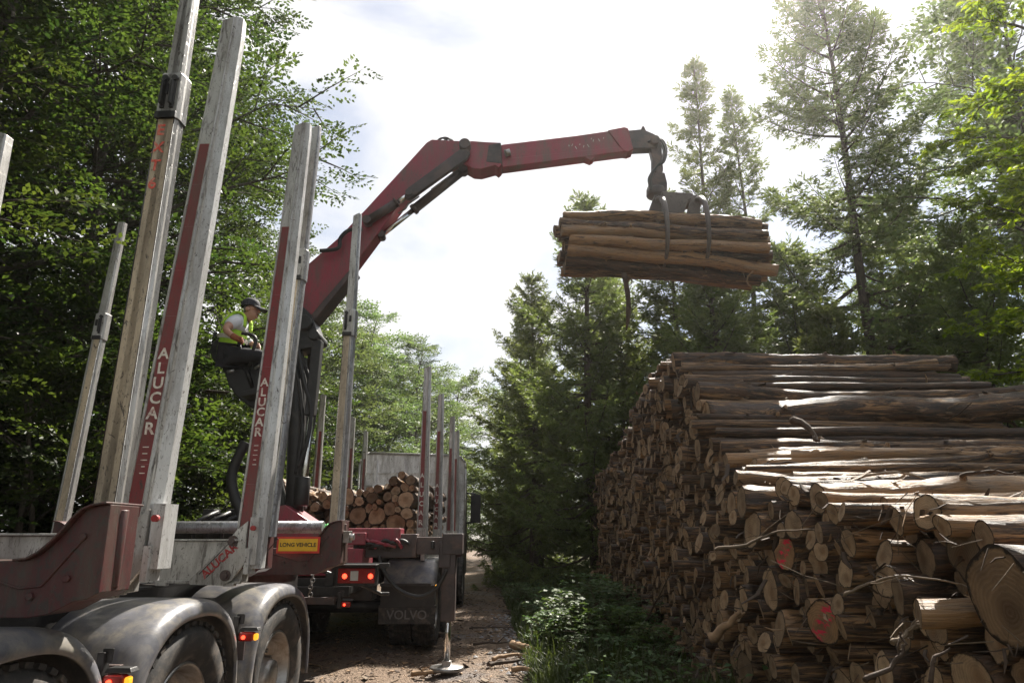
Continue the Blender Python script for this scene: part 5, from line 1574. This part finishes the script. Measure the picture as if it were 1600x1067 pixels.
mb = MB(); mb.tube([at(374, 533, SD - .28), at(374.5, 538, SD - .28)], .026, 8).tube([at(374, 536, SD - .28), at(377, 560, SD - .2)], .018, 8); mb.build('control_lever', M['black'], crane, world=True)
rod('footrest_stay', [at(398, 576, SD - .2), at(412, 566, SD - .2)], .018, 'steel'); rod('footrest_stay', [at(395, 606, SD - .05), at(384, 574, SD - .12)], .03, 'black')
rod('antenna', [at(322, 513, SD + .1), at(343, 526, SD)], .009, 'black'); rod('seat_handle', [at(355, 581, SD - .22), at(366, 579, SD - .22)], .02, 'steel')

# ---------------------------------------------------------------- the crane operator
PD = 8.45
def skinned(name, chains, mat, parent, sub=2, root=0):
    """body surface grown over a skeleton; chains: lists of (point, radius) sharing named joints"""
    pts, rad, ed, key = [], [], [], {}
    for ch in chains:
        prev = None
        for p, r in ch:
            kx = tuple(round(c, 4) for c in p)
            if kx not in key:
                key[kx] = len(pts); pts.append(tuple(p)); rad.append(r)
            if prev is not None and prev != key[kx]: ed.append((prev, key[kx]))
            prev = key[kx]
    me = bpy.data.meshes.new(name); me.from_pydata(pts, ed, [])
    o = bpy.data.objects.new(name, me); COL.objects.link(o)
    s = o.modifiers.new('skin', 'SKIN'); s.use_smooth_shade = True
    if not me.skin_vertices: me.attributes.new('skin', 'FLOAT', 'POINT')
    for i, r in enumerate(rad):
        sv = me.skin_vertices[0].data[i]; sv.radius = r if hasattr(r, '__len__') else (r, r); sv.use_root = (i == root)
    m_ = o.modifiers.new('smooth', 'SUBSURF'); m_.levels = sub; m_.render_levels = sub
    me.materials.append(mat)
    o.parent = parent
    return o


pr = at(362, 553, PD)
person = thing('person', 'man in dark cap and hi-vis vest seated high at the crane controls', 'person', tuple(pr))
def P(u, v, dd=0.0): return at(u, v, PD + dd) - pr
hip = P(362, 553); waist = P(361, 541); chest = P(366, 521); collar = P(375, 508); neck = P(381, 503); skull = P(389.5, 490); jaw = P(391.5, 499); brow = P(395, 488)
shR, elR, wrR = P(364, 509, -.20), P(352.5, 519, -.30), P(366, 530, -.30); hdR = P(372, 532.5, -.29)
shL, elL, wrL = P(372, 509, .19), P(374, 526, .26), P(391, 540, .10); hdL = P(396, 541, .05)
hR, kR, aR = P(363, 555, -.10), P(408, 556, -.14), P(414, 604, -.10); hL, kL, aL = P(363, 555, .10), P(408, 556, .12), P(414, 604, .1)
torso = [(hip, (.15, .13)), (waist, (.155, .125)), (chest, (.165, .13)), (collar, (.105, .09)), (neck, .055)]
def fingers(h, d, up, s):
    """thumb and four bent fingers closing round a lever"""
    out = []; d = d.normalized(); up = up.normalized(); n = d.cross(up)
    for i, (o, l) in enumerate(((-.027, .030), (-.009, .034), (.009, .032), (.027, .025))):
        b = h + up * o + d * .018; out.append([(h, .028), (b, .0105), (b + d * l + n * s * .006, .0095), (b + d * l * 1.35 + n * s * .032, .0085), (b + d * l * .9 + n * s * .052, .0075)])
    b = h + n * s * .022 - d * .005; out.append([(h, .028), (b, .012), (b + d * .028 + n * s * .018, .010), (b + d * .05 + n * s * .03 + up * .008, .008)])
    return out
arm = lambda a, b, c: [(collar, (.105, .09)), (a, .062), (b, .044), (c, .033)]
head = [(neck, .055), (jaw, (.068, .062)), (skull, (.094, .086)), (skull + Vector((-.012, 0, .055)), (.070, .068))]
face = [(jaw, (.068, .062)), (jaw + Vector((.052, 0, -.004)), (.030, .034)), ]
nose = [(skull, (.094, .086)), (skull + Vector((.094, 0, -.030)), .016), (skull + Vector((.108, 0, -.046)), .011)]
body = skinned('body', [torso, head, face, nose, arm(shR, elR, wrR), arm(shL, elL, wrL), [(hip, (.15, .13)), (hR, .085), (kR, .062), (aR, .042), (aR + Vector((.16, 0, -.05)), .035)], [(hip, (.15, .13)), (hL, .085), (kL, .062), (aL, .042), (aL + Vector((.16, 0, -.05)), .035)], [(wrL, .033), (hdL, .03)]] + fingers(hdL, Vector((1, 0, -.2)), Vector((0, -.6, .8)), 1), M['skin'], person)
ear = MB()
for s in (-1, 1): ear.lathe([(0, -.012), (.018, -.010), (.027, -.002), (.020, .006), (0, .004)], skull + Vector((-.012, s * .086, -.028)), 'y', 12)
ear.build('ear', M['skin'], person, fix=False)
eye = MB()
for s in (-1, 1): eye.lathe([(0, -.009), (.008, -.006), (.010, 0), (.008, .006), (0, .009)], skull + Vector((.080, s * .034, -.016)), 'y', 10)
eye.build('eyes', M['eye'], person, fix=False)
MB().tube([skull + Vector((.078, -.022, -.072)), skull + Vector((.087, 0, -.071)), skull + Vector((.078, .022, -.072))], .005, 6).build('mouth', M['glove'], person)
skinned('hair', [[(skull + Vector((-.050, 0, -.02)), (.060, .080)), (skull + Vector((-.060, 0, .01)), (.055, .080)), (skull + Vector((-.052, 0, -.055)), (.045, .060))]], M['hair'], person)
# cap: crown and curved peak
mb = MB(); c0 = skull + Vector((-.012, 0, .022))
mb.lathe([(.106, -.004), (.107, .022), (.103, .050), (.088, .078), (.058, .096), (.02, .103), (0, .104)], c0, 'z', 24)
pk_ = []
for i in range(9):
    a = -1.05 + 2.1 * i / 8
    pk_.append((c0 + Vector((math.cos(a) * .104, math.sin(a) * .104, .004)), c0 + Vector((.075 + math.cos(a) * .125, math.sin(a) * .098, -.036 - .02 * math.sin(a) ** 2))))
for (p0, q0), (p1, q1) in zip(pk_[:-1], pk_[1:]):
    dn = Vector((0, 0, -.006)); mb.add([p0, q0, q1, p1, p0 + dn, q0 + dn, q1 + dn, p1 + dn], [(0, 1, 2, 3), (7, 6, 5, 4), (1, 5, 6, 2)], 0, True)
mb.lathe([(0, .008), (.011, .004), (.012, 0)], c0 + Vector((0, 0, .102)), 'z', 10)
mb.build('cap', M['cap'], person, fix=True)
# T-shirt, vest, trousers, boots, glove
g = lambda ch, k: [(p, tuple(q * k for q in r) if hasattr(r, '__len__') else r * k) for p, r in ch]
tee_t = [(waist, (.165, .135)), (chest, (.178, .142)), (collar, (.116, .10)), (neck + Vector((-.01, 0, -.01)), .066)]
skinned('t_shirt', [tee_t, [(collar, (.116, .10)), (shR, .078), (shR.lerp(elR, .62), .066)], [(collar, (.116, .10)), (shL, .078), (shL.lerp(elL, .62), .066)], ], M['tee'], person)
skinned('long_sleeve', [[(elL.lerp(wrL, .05), .052), (elL.lerp(wrL, .5), .048), (wrL, .042)]], M['tee'], person)
skinned('vest', [[(hip + Vector((-.03, 0, -.13)), (.165, .15)), (hip + Vector((-.01, 0, -.03)), (.182, .155)), (waist, (.182, .148)), (chest, (.190, .152)), (chest.lerp(collar, .62), (.160, .12))]], M['hivis'], person)
def band(p, rx, ry, h, tilt):
    mb = MB(); n = 28; u = tilt.normalized(); a = Vector((0, 1, 0)); b_ = a.cross(u)
    for s in (0, 1): pass
    secs = []
    for k in range(n): secs.append((a * math.cos(2 * PI * k / n) * ry + b_ * math.sin(2 * PI * k / n) * rx))
    vs = [p + q * 1.0 - u * h / 2 for q in secs] + [p + q * 1.0 + u * h / 2 for q in secs]
    mb.add(vs, [(k, (k + 1) % n, n + (k + 1) % n, n + k) for k in range(n)], 0, True); return mb
sp_ = (chest - waist)
band(waist.lerp(chest, .35), .166, .203, .05, sp_).build('reflective_band', M['reflect'], person, fix=False)
for s, sh in ((-1, shR), (1, shL)):      # vest shoulder straps with bright piping
    MB().tube(bez([chest + Vector((-.11, s * .10, .05)), collar + Vector((-.07, s * .095, .055)), collar + Vector((.0, s * .09, .085)), collar + Vector((.075, s * .085, .035)), chest + Vector((.15, s * .09, .02))], 6), .042, 8, flat=.35).build('vest_strap', M['hivis'], person)
skinned('trousers', [[(hip, (.168, .14)), (hR, .105), (hR.lerp(kR, .5), .092), (kR, .078), (kR.lerp(aR, .5), .066), (aR, .058)], [(hip, (.168, .14)), (hL, .105), (hL.lerp(kL, .5), .092), (kL, .078), (kL.lerp(aL, .5), .066), (aL, .058)]], M['trousers'], person)
for a_ in (aR, aL): skinned('boot', [[(a_ + Vector((0, 0, .04)), .055), (a_ + Vector((0, 0, -.03)), .056), (a_ + Vector((.09, 0, -.055)), (.05, .04)), (a_ + Vector((.19, 0, -.06)), (.046, .032))]], M['trousers'], person)
person.scale = (1.12, 1.12, 1.12)
skinned('glove', [[(elR.lerp(wrR, .62), .042), (wrR, .040), (hdR, (.042, .034))]] + fingers(hdR, Vector((.9, .1, -.25)), Vector((.1, -.5, .8)), 1), M['glove'], person)
# ---------------------------------------------------------------- woodland
GL = 'broadleaf trees along the near side of the track'
rp = random.Random(19)
for i, (x, y, s, t, lab) in enumerate([
    (-7.4, 8.2, 1.0, 0, 'dense beech tree behind the shorter telescopic stake at the trailer\'s far side'),
    (-9.6, 6.2, 1.0, 1, 'dark beech tree filling the edge of the picture beside the lone stake tip'),
    (-7.5, 11.0, .98, 2, 'leafy beech tree behind the operator with boughs reaching over the truck'),
    (-9.8, 11.0, 1.1, 0, 'tall beech tree behind the two big trailer stakes'),
    (-7.9, 14.4, .95, 1, 'sunlit beech tree behind the pair of lettered stakes'),
    (-12.5, 8.6, 1.15, 2, 'tall dark beech tree set back behind the edge beech'),
    (-9.0, 15.2, 1.1, 2, 'beech tree deep behind the operator'),
    (-13.2, 13.5, 1.2, 1, 'shaded beech tree far back in the wood'),
    (-8.4, 18.8, .95, 0, 'beech tree beside the truck whose twigs hang before the sky'),
    (-11.5, 19.5, 1.2, 0, 'beech tree at the back of the wood behind the boom foot'),
    (-16.5, 10.5, 1.25, 0, 'tallest dim beech tree at the back edge of the wood'),
    (-17.5, 17.0, 1.3, 2, 'dim beech tree in the last row of the wood'),
    (-8.0, 13.3, 1.0, 0, 'beech tree whose crown edge hangs above the boom foot'),
    (-9.0, 9.2, .95, 1, 'beech tree close behind the hazel bushes beside the trailer'),
    (-7.2, 5.0, .80, 2, 'low branching beech tree close beside the trailer')]):
    stand(BEECH[t], x, y, rp.uniform(0, 6.28), s, lab, 'tree', GL)
for i, (x, y, s, t, lab) in enumerate([
    (-5.6, 29.0, .60, 1, 'full green beech tree below the sky notch behind the truck'),
    (-7.6, 25.0, .64, 0, 'full green beech tree behind the truck stakes'),
    (-5.2, 40.0, .80, 2, 'distant full beech tree where the track narrows'),
    (-9.6, 30.0, .85, 1, 'distant full beech tree behind the pale birches')]):
    stand(BEECH[t], x, y, rp.uniform(0, 6.28), s, lab, 'tree', 'beech trees beyond the truck')
for i, (x, y, s, t, lab) in enumerate([
    (-8.5, -1.5, 1.0, 0, 'beech tree on the trailer side of the track behind the viewpoint'),
    (-4.5, -7.5, 1.05, 1, 'beech tree beside the track some way behind the viewpoint'),
    (6.5, -5.0, 1.05, 2, 'beech tree on the stack side behind the viewpoint'),
    (1.5, -10.0, 1.1, 0, 'beech tree closing the track behind the viewpoint'),
    (10.0, 1.5, 1.0, 1, 'beech tree past the near end of the stack'),
    (11.5, -2.5, 1.1, 0, 'tall beech tree beyond the near end of the stack'),
    (-10.5, 2.5, 1.1, 1, 'beech tree level with the rear of the trailer'),
    (-9.5, -6.0, 1.15, 2, 'tall beech tree behind the rear of the trailer')]):
    stand(BEECH[t], x, y, rp.uniform(0, 6.28), s, lab, 'tree', 'broadleaf trees behind the viewpoint')
for i, (x, y, s, t, lab) in enumerate([
    (-5.9, 8.4, .9, 0, 'hazel bush behind the shorter telescopic stake foot'),
    (-6.0, 10.4, 1.0, 1, 'sunlit hazel bush below the operator'),
    (-7.6, 6.7, 1.0, 1, 'dark hazel bush behind the big cream stake'),
    (-6.0, 12.6, 1.0, 0, 'hazel bush beside the truck load'),
    (-8.2, 10.0, 1.1, 0, 'hazel bush behind the tall lettered stake'),
    (-6.7, 15.6, 1.1, 1, 'hazel bush behind the far stakes of the truck'),
    (-9.2, 8.2, 1.05, 1, 'tall hazel bush in the shade behind the trailer'),
    (-6.9, 19.5, 1.2, 1, 'hazel bush ahead of the truck cab'),
    (-10.5, 10.2, 1.2, 1, 'dim hazel bush at the edge of the wood behind the trailer'),
    (-12.2, 11.6, 1.3, 0, 'dim hazel bush farther back at the edge of the picture'),
    (-9.6, 12.6, 1.25, 0, 'hazel bush deep behind the tall lettered stake'),
    (-8.0, 17.0, 1.3, 1, 'hazel bush deep behind the crane column'),
    (-13.5, 15.5, 1.5, 1, 'large dim hazel bush in the back of the wood'),
    (-11.0, 16.5, 1.5, 0, 'large hazel bush behind the beeches'),
    (-8.6, 21.5, 1.5, 1, 'large hazel bush behind the truck load')]):
    stand(SHRUB[t], x, y, rp.uniform(0, 6.28), s, lab, 'bush', 'hazel bushes beside the trailer and truck')
for i, (x, y, s, t, lab) in enumerate([
    (-6.8, 23, .95, 0, 'pale birch tree just past the boom foot'),
    (-5.2, 27, .95, 1, 'pale birch tree over the truck headboard'),
    (-7.5, 31, 1.1, 0, 'pale birch tree behind the two nearer birches'),
    (-5.2, 32, .98, 0, 'slim birch tree near the notch of sky over the track'),
    (-10, 27, 1.15, 1, 'broad pale birch tree behind the grey cream stake'),
    (-4.9, 42, 1.05, 1, 'distant birch tree where the track narrows'),
    (-9.5, 40, 1.25, 0, 'distant birch tree over the truck load'),
    (.9, 40, 1.0, 1, 'distant birch tree closing the far side of the track'),
    (1.2, 54, 1.1, 0, 'birch tree far along the track'),
    (-5.2, 56, 1.1, 0, 'birch tree at the far bend of the track'),
    (-1.2, 92, 1.2, 1, 'sunlit birch tree closing the end of the track'),
    (3.0, 88, 1.3, 0, 'birch tree beside the end of the track'),
    (-5.5, 86, 1.3, 1, 'pale birch tree beyond the bend'),
    (-13, 34, 1.3, 0, 'birch tree behind the beech wood'),
    (-5.9, 24.5, .90, 1, 'bushy birch tree leaning toward the truck headboard'),
    (-4.5, 37.5, 1.12, 1, 'birch tree under the notch of sky'),
    (-6.8, 36.0, 1.1, 1, 'broad birch tree behind the truck load'),
    (-8.2, 26.5, 1.0, 0, 'tall birch tree between the boom foot and the grey cream stake'),
    (-4.2, 47.0, 1.35, 1, 'hazy birch tree at the bottom of the sky notch'),
    (-.2, 47.0, 1.2, 0, 'hazy birch tree beside the end of the track')]):
    stand(PALE[t], x, y, rp.uniform(0, 6.28), s, lab, 'tree', 'pale birches farther along the track')
GS = 'spruces behind the log stack'
for i, (x, y, s, t, lab, szf) in enumerate([
    (2.0, 17.3, .92, 0, 'dense spruce whose tip rises just over the lifted logs', 1),
    (8.9, 16.2, 1.03, 1, 'tall dark spruce with a bare lower trunk right of the grapple', 1),
    (5.7, 18.3, 1.0, 2, 'slender spruce with a thin top just past the grapple', 1),
    (7.1, 19.0, .96, 2, 'second slender spruce between the thin top and the tall dark spruce', 1),
    (4.3, 17.2, .95, 0, 'bushy spruce directly behind the lifted logs', .9),
    (.7, 21.5, .86, 0, 'spruce leaning its boughs over the far track', 1),
    (14.6, 17.5, .9, 2, 'open spruce with a thin crown behind the yellow green sapling', 1),
    (15.2, 19.0, 1.05, 1, 'tall spruce at the far edge of the wood behind the sapling', 1),
    (11.6, 20.0, .95, 0, 'dense spruce filling the gap behind the tall dark spruce', 1.1),
    (3.3, 23.5, 1.0, 0, 'dark spruce standing behind the bushy spruce', 1),
    (.4, 27.5, .9, 0, 'spruce on the verge past the truck cab', 1),
    (1.3, 33.5, .95, 0, 'spruce farther along the verge with a dark foot', 1),
    (7.5, 24.5, 1.0, 0, 'broad spruce deep in the wood behind the slender pair', 1.1),
    (15.5, 24.5, 1.1, 0, 'deep shaded spruce behind the crest of the stack', 1.1)]):
    stand(SPR[t], x, y, rp.uniform(0, 6.28), s, lab, 'tree', GS, 0, s * szf)
for i, (x, y, s, t, lab) in enumerate([
    (6.6, 13.6, .92, 0, 'young spruce with pale drooping boughs below the lifted logs'),
    (9.0, 12.6, .95, 1, 'young spruce behind the middle of the stack crest'),
    (11.2, 12.2, 1.0, 0, 'young spruce behind the end of the stack crest'),
    (4.6, 15.0, 1.0, 1, 'dark young spruce behind the far end of the stack'),
    (3.0, 18.4, 1.0, 1, 'low spruce skirting the far end of the stack'),
    (13.5, 11.0, 1.05, 1, 'bushy young spruce at the edge of the picture behind the logs'),
    (1.0, 24.2, .95, 1, 'low dark spruce at the verge past the stack'),
    (10.0, 16.0, 1.0, 1, 'young spruce at the foot of the tall dark spruce'),
    (13.5, 16.0, 1.1, 0, 'pale young spruce under the open spruce'),
    (7.6, 17.4, 1.15, 1, 'young spruce under the slender pair'),
    (.9, 30.5, .9, 0, 'small spruce beside the dark footed spruce')]):
    stand(SPRLOW[t], x, y, rp.uniform(0, 6.28), s, lab, 'tree', 'young spruces behind the stack')
stand(PALE[0], 11.6, 14.6, 1.0, 1.32, 'thin crowned broadleaf tree with a dark trunk behind the oak sapling', 'tree', 'broadleaf trees behind the stack')
stand(OAK, 7.75, 9.0, .4, 1.0, 'bright yellow green oak sapling leaning in above the stack', 'tree', 'oak saplings')
o = stand(OAK, 7.6, 8.2, 2.6, 1.16, 'taller oak sapling with leaves at the top corner of the picture', 'tree', 'oak saplings')

# plants on the verge
fp = [(.75, 11.6), (.95, 12.4), (.72, 13.2), (1.1, 13.6), (.55, 14.4), (.85, 15.2), (.45, 16.2), (.7, 17.2), (.3, 18.6), (.6, 19.8), (.2, 21.5), (.0, 23.5), (1.5, 12.9), (1.45, 11.2)]
words = ['beside the bramble bush', 'behind the bramble bush', 'at the edge of the grass', 'under the dark spruce skirt', 'close to the ruts', 'halfway to the dark spruce', 'at the narrowing of the track', 'in the shade past the stack', 'leaning over the far rut', 'beneath the far spruce boughs', 'beyond the truck cab', 'at the far bend of the verge', 'against the far log ends', 'between the bramble and the log ends']
for i, ((x, y), w) in enumerate(zip(fp, words)):
    stand(FERN[i % 2], x, y, rp.uniform(0, 6.28), rp.uniform(.75, 1.15), f'green fern on the verge {w}', 'fern', 'ferns on the verge', gh(x, y))
for (x, y, s, lab) in [(1.62, 4.25, .75, 'small green fern growing at the foot of the stack under the red painted end'), (1.55, 3.65, .55, 'low fern at the foot of the stack below the mossy twig'), (1.72, 6.4, .5, 'pale fern at the foot of the stack near the fallen stick')]:
    stand(FERN[0], x, y, rp.uniform(0, 6.28), s, lab, 'fern', 'ferns at the foot of the stack', gh(x, y) + (.28 if y < 4.5 else 0))
bp = [(1.15, 10.2, 1.0, 0, 'pale leaved bramble bush in front of the log ends'), (1.55, 9.4, .9, 1, 'low bramble with grey green leaves against the log ends'), (.85, 9.6, .75, 2, 'nettle clump before the bramble bush'), (1.6, 10.6, 1.05, 0, 'taller bramble pressed against the stack'), (1.2, 8.6, .6, 1, 'small bramble sprawling by the loose bark'), (1.5, 8.0, .55, 2, 'small nettle clump near the stack foot'), (.75, 10.9, .8, 2, 'nettle clump at the edge of the ferns'), (1.25, 11.6, 1.0, 1, 'bramble among the ferns'), (1.65, 12.2, 1.1, 0, 'bramble under the far log ends'), (1.45, 7.2, .5, 1, 'little bramble sprout at the foot of the logs'), (.55, 9.95, .7, 0, 'bramble spilling toward the broken log'), (.95, 8.95, .65, 1, 'bramble patch ahead of the nettle clump'), (1.0, 12.1, .9, 0, 'bramble between two ferns on the verge'), (.62, 12.7, .8, 1, 'bramble at the edge of the ruts before the spruces'), (1.3, 9.0, .75, 2, 'nettle clump between bramble and log ends'), (.8, 10.35, .85, 0, 'bramble joined to the pale leaved bush'), (.75, 14.0, .9, 1, 'bramble under the spruce skirt'), (.35, 15.3, .8, 0, 'bramble beside the far ruts')]
for (x, y, s, t, lab) in bp:
    stand(BRAM[t], x, y, rp.uniform(0, 6.28), s, lab, 'bush' if t < 2 else 'plant', 'brambles and nettles on the verge', gh(x, y))

# fallen sticks, twigs and broken pieces
def stick(pts, r, mat, label, twigs=3, name='dead_branch', cat='branch', group=None):
    c = bez(pts, 5); n = len(c); mb = MB(); rr = random.Random(str(pts))
    jt = r * .35 if r < .025 else .006
    mb.tube([p + Vector((rr.gauss(0, jt), rr.gauss(0, jt), rr.gauss(0, jt))) for p in c], [r * (1 - .75 * i / n) for i in range(n)], 7)
    for q in range(twigs):
        i = rr.randint(n // 4, n - 2); d = (c[i + 1] - c[i]).normalized(); s = Vector((rr.gauss(0, 1), rr.gauss(0, 1), rr.gauss(0, 1))).normalized()
        l = (c[-1] - c[0]).length * rr.uniform(.10, .28); mb.tube([c[i], c[i] + (d * .7 + s * .7) * l * .5, c[i] + (d + s * .5) * l], [r * .5, r * .35, r * .15], 5)
    dot(mb.build(name, M[mat], fix=False), label, cat, group)
GT = 'loose sticks on the stack'
st = lambda *p: [at(*q) for q in p]
stick(st((1118, 858, 4.9), (1165, 852, 4.7), (1205, 832, 4.5), (1266, 826, 4.2)), .013, 'twig', 'long pale bent twig sticking out of the stack above the red blotched end', 2, group=GT)
stick(st((1318, 930, 3.35), (1350, 915, 3.3), (1400, 900, 3.2), (1480, 908, 3.05), (1530, 925, 2.95)), .008, 'twig', 'thin wiry twig crossing before the pale log ends', 4, group=GT)
stick(st((1395, 1005, 3.05), (1420, 985, 3.05), (1440, 970, 3.0)), .013, 'twig', 'short mossy broken twig hanging among the log ends', 7, group=GT)
stick(st((1350, 1062, 3.0), (1390, 1045, 3.0), (1410, 1010, 3.0), (1408, 985, 3.0)), .012, 'twig_dark', 'dark curved stick under the mossy twig', 2, group=GT)
stick(st((1452, 1066, 2.75), (1460, 1030, 2.75), (1485, 1012, 2.75)), .010, 'twig_dark', 'thin dark twig rising below the huge log', 1, group=GT)
stick(st((1108, 1000, 5.6), (1135, 978, 5.5), (1160, 955, 5.4)), .045, 'wood_split', 'split torn piece of log leaning among the ends', 1, group=GT)
stick(st((985, 1000, 9.0), (1008, 970, 8.4), (1030, 930, 8.0), (1055, 880, 7.8)), .014, 'twig_dark', 'long thin stick leaning against the log ends by the bramble', 2, group=GT)
stick(st((1060, 556, 7.9), (1066, 572, 7.7), (1078, 590, 7.5), (1080, 640, 7.2)), .035, 'twig_dark', 'strip of dark bark hanging over the top log', 0, group=GT)
stick(st((1236, 655, 6.0), (1262, 668, 5.9), (1276, 690, 5.8)), .04, 'twig_dark', 'curl of loose bark on the upper slope', 2, group=GT)
stick(st((1180, 728, 5.6), (1230, 722, 5.5), (1300, 735, 5.3)), .012, 'twig_dark', 'dark twig lying on the wet dark log', 5, group=GT)
stick(st((1330, 748, 4.5), (1400, 738, 4.4), (1460, 752, 4.3)), .010, 'twig', 'pale twig lying behind the peeled tan log', 4, group=GT)
stick(st((1480, 640, 5.9), (1500, 630, 5.8), (1545, 628, 5.7)), .008, 'twig', 'thin pale twig on the top courses near their far ends', 1, group=GT)
stick(st((1500, 745, 3.7), (1540, 735, 3.6), (1590, 742, 3.5)), .012, 'twig_dark', 'brushy dark twig above the pale ringed log', 6, group=GT)
GR = 'broken pieces on the track'
def gnd(x, y, dz=.05): return Vector((x, y, gh(x, y) + dz))
stick([gnd(.02, 10.1, .08), gnd(.2, 9.75, .10), gnd(.36, 9.4, .08)], .06, 'wood_split', 'short pale broken log on the track edge', 0, 'broken_log', 'log', GR)
stick([gnd(-.25, 9.3), gnd(.0, 9.45, .08), gnd(.35, 9.55, .06)], .03, 'wood_split', 'split stick in front of the pale broken log', 1, group=GR)
stick([gnd(-.3, 8.95), gnd(.05, 9.1, .07), gnd(.4, 9.35, .05)], .028, 'twig_dark', 'brown bark covered stick across the track edge', 2, group=GR)
stick([gnd(-.55, 10.4), gnd(-.1, 10.45, .06), gnd(.5, 10.35)], .018, 'twig_dark', 'thin dark stick lying behind the broken log', 2, group=GR)
stick([gnd(-1.15, 8.55), gnd(-.95, 8.45, .08), gnd(-.75, 8.5, .05)], .032, 'wood_split', 'torn bark slab beside the steel foot', 3, group=GR)
stick([gnd(.0, 8.55), gnd(.2, 8.45, .07), gnd(.35, 8.2)], .035, 'wood_split', 'pale chunk of wood at the near edge of the track', 0, group=GR)
stick([gnd(.55, 9.9), gnd(.62, 9.5, .1), gnd(.58, 9.1, .05)], .010, 'twig', 'thin grey twig on the grass edge', 2, group=GR)
stick([gnd(-.7, 12.2), gnd(-.3, 12.3, .05), gnd(.3, 12.1)], .016, 'twig_dark', 'dark stick across the track farther on', 2, group=GR)

for proto in BEECH + SHRUB + PALE + SPR + SPRLOW + [OAK] + FERN + BRAM:
    if proto.name not in USED:
        for ch in list(proto.children): bpy.data.objects.remove(ch)
        bpy.data.objects.remove(proto)
for me in list(bpy.data.meshes):
    if me.users == 0: bpy.data.meshes.remove(me)
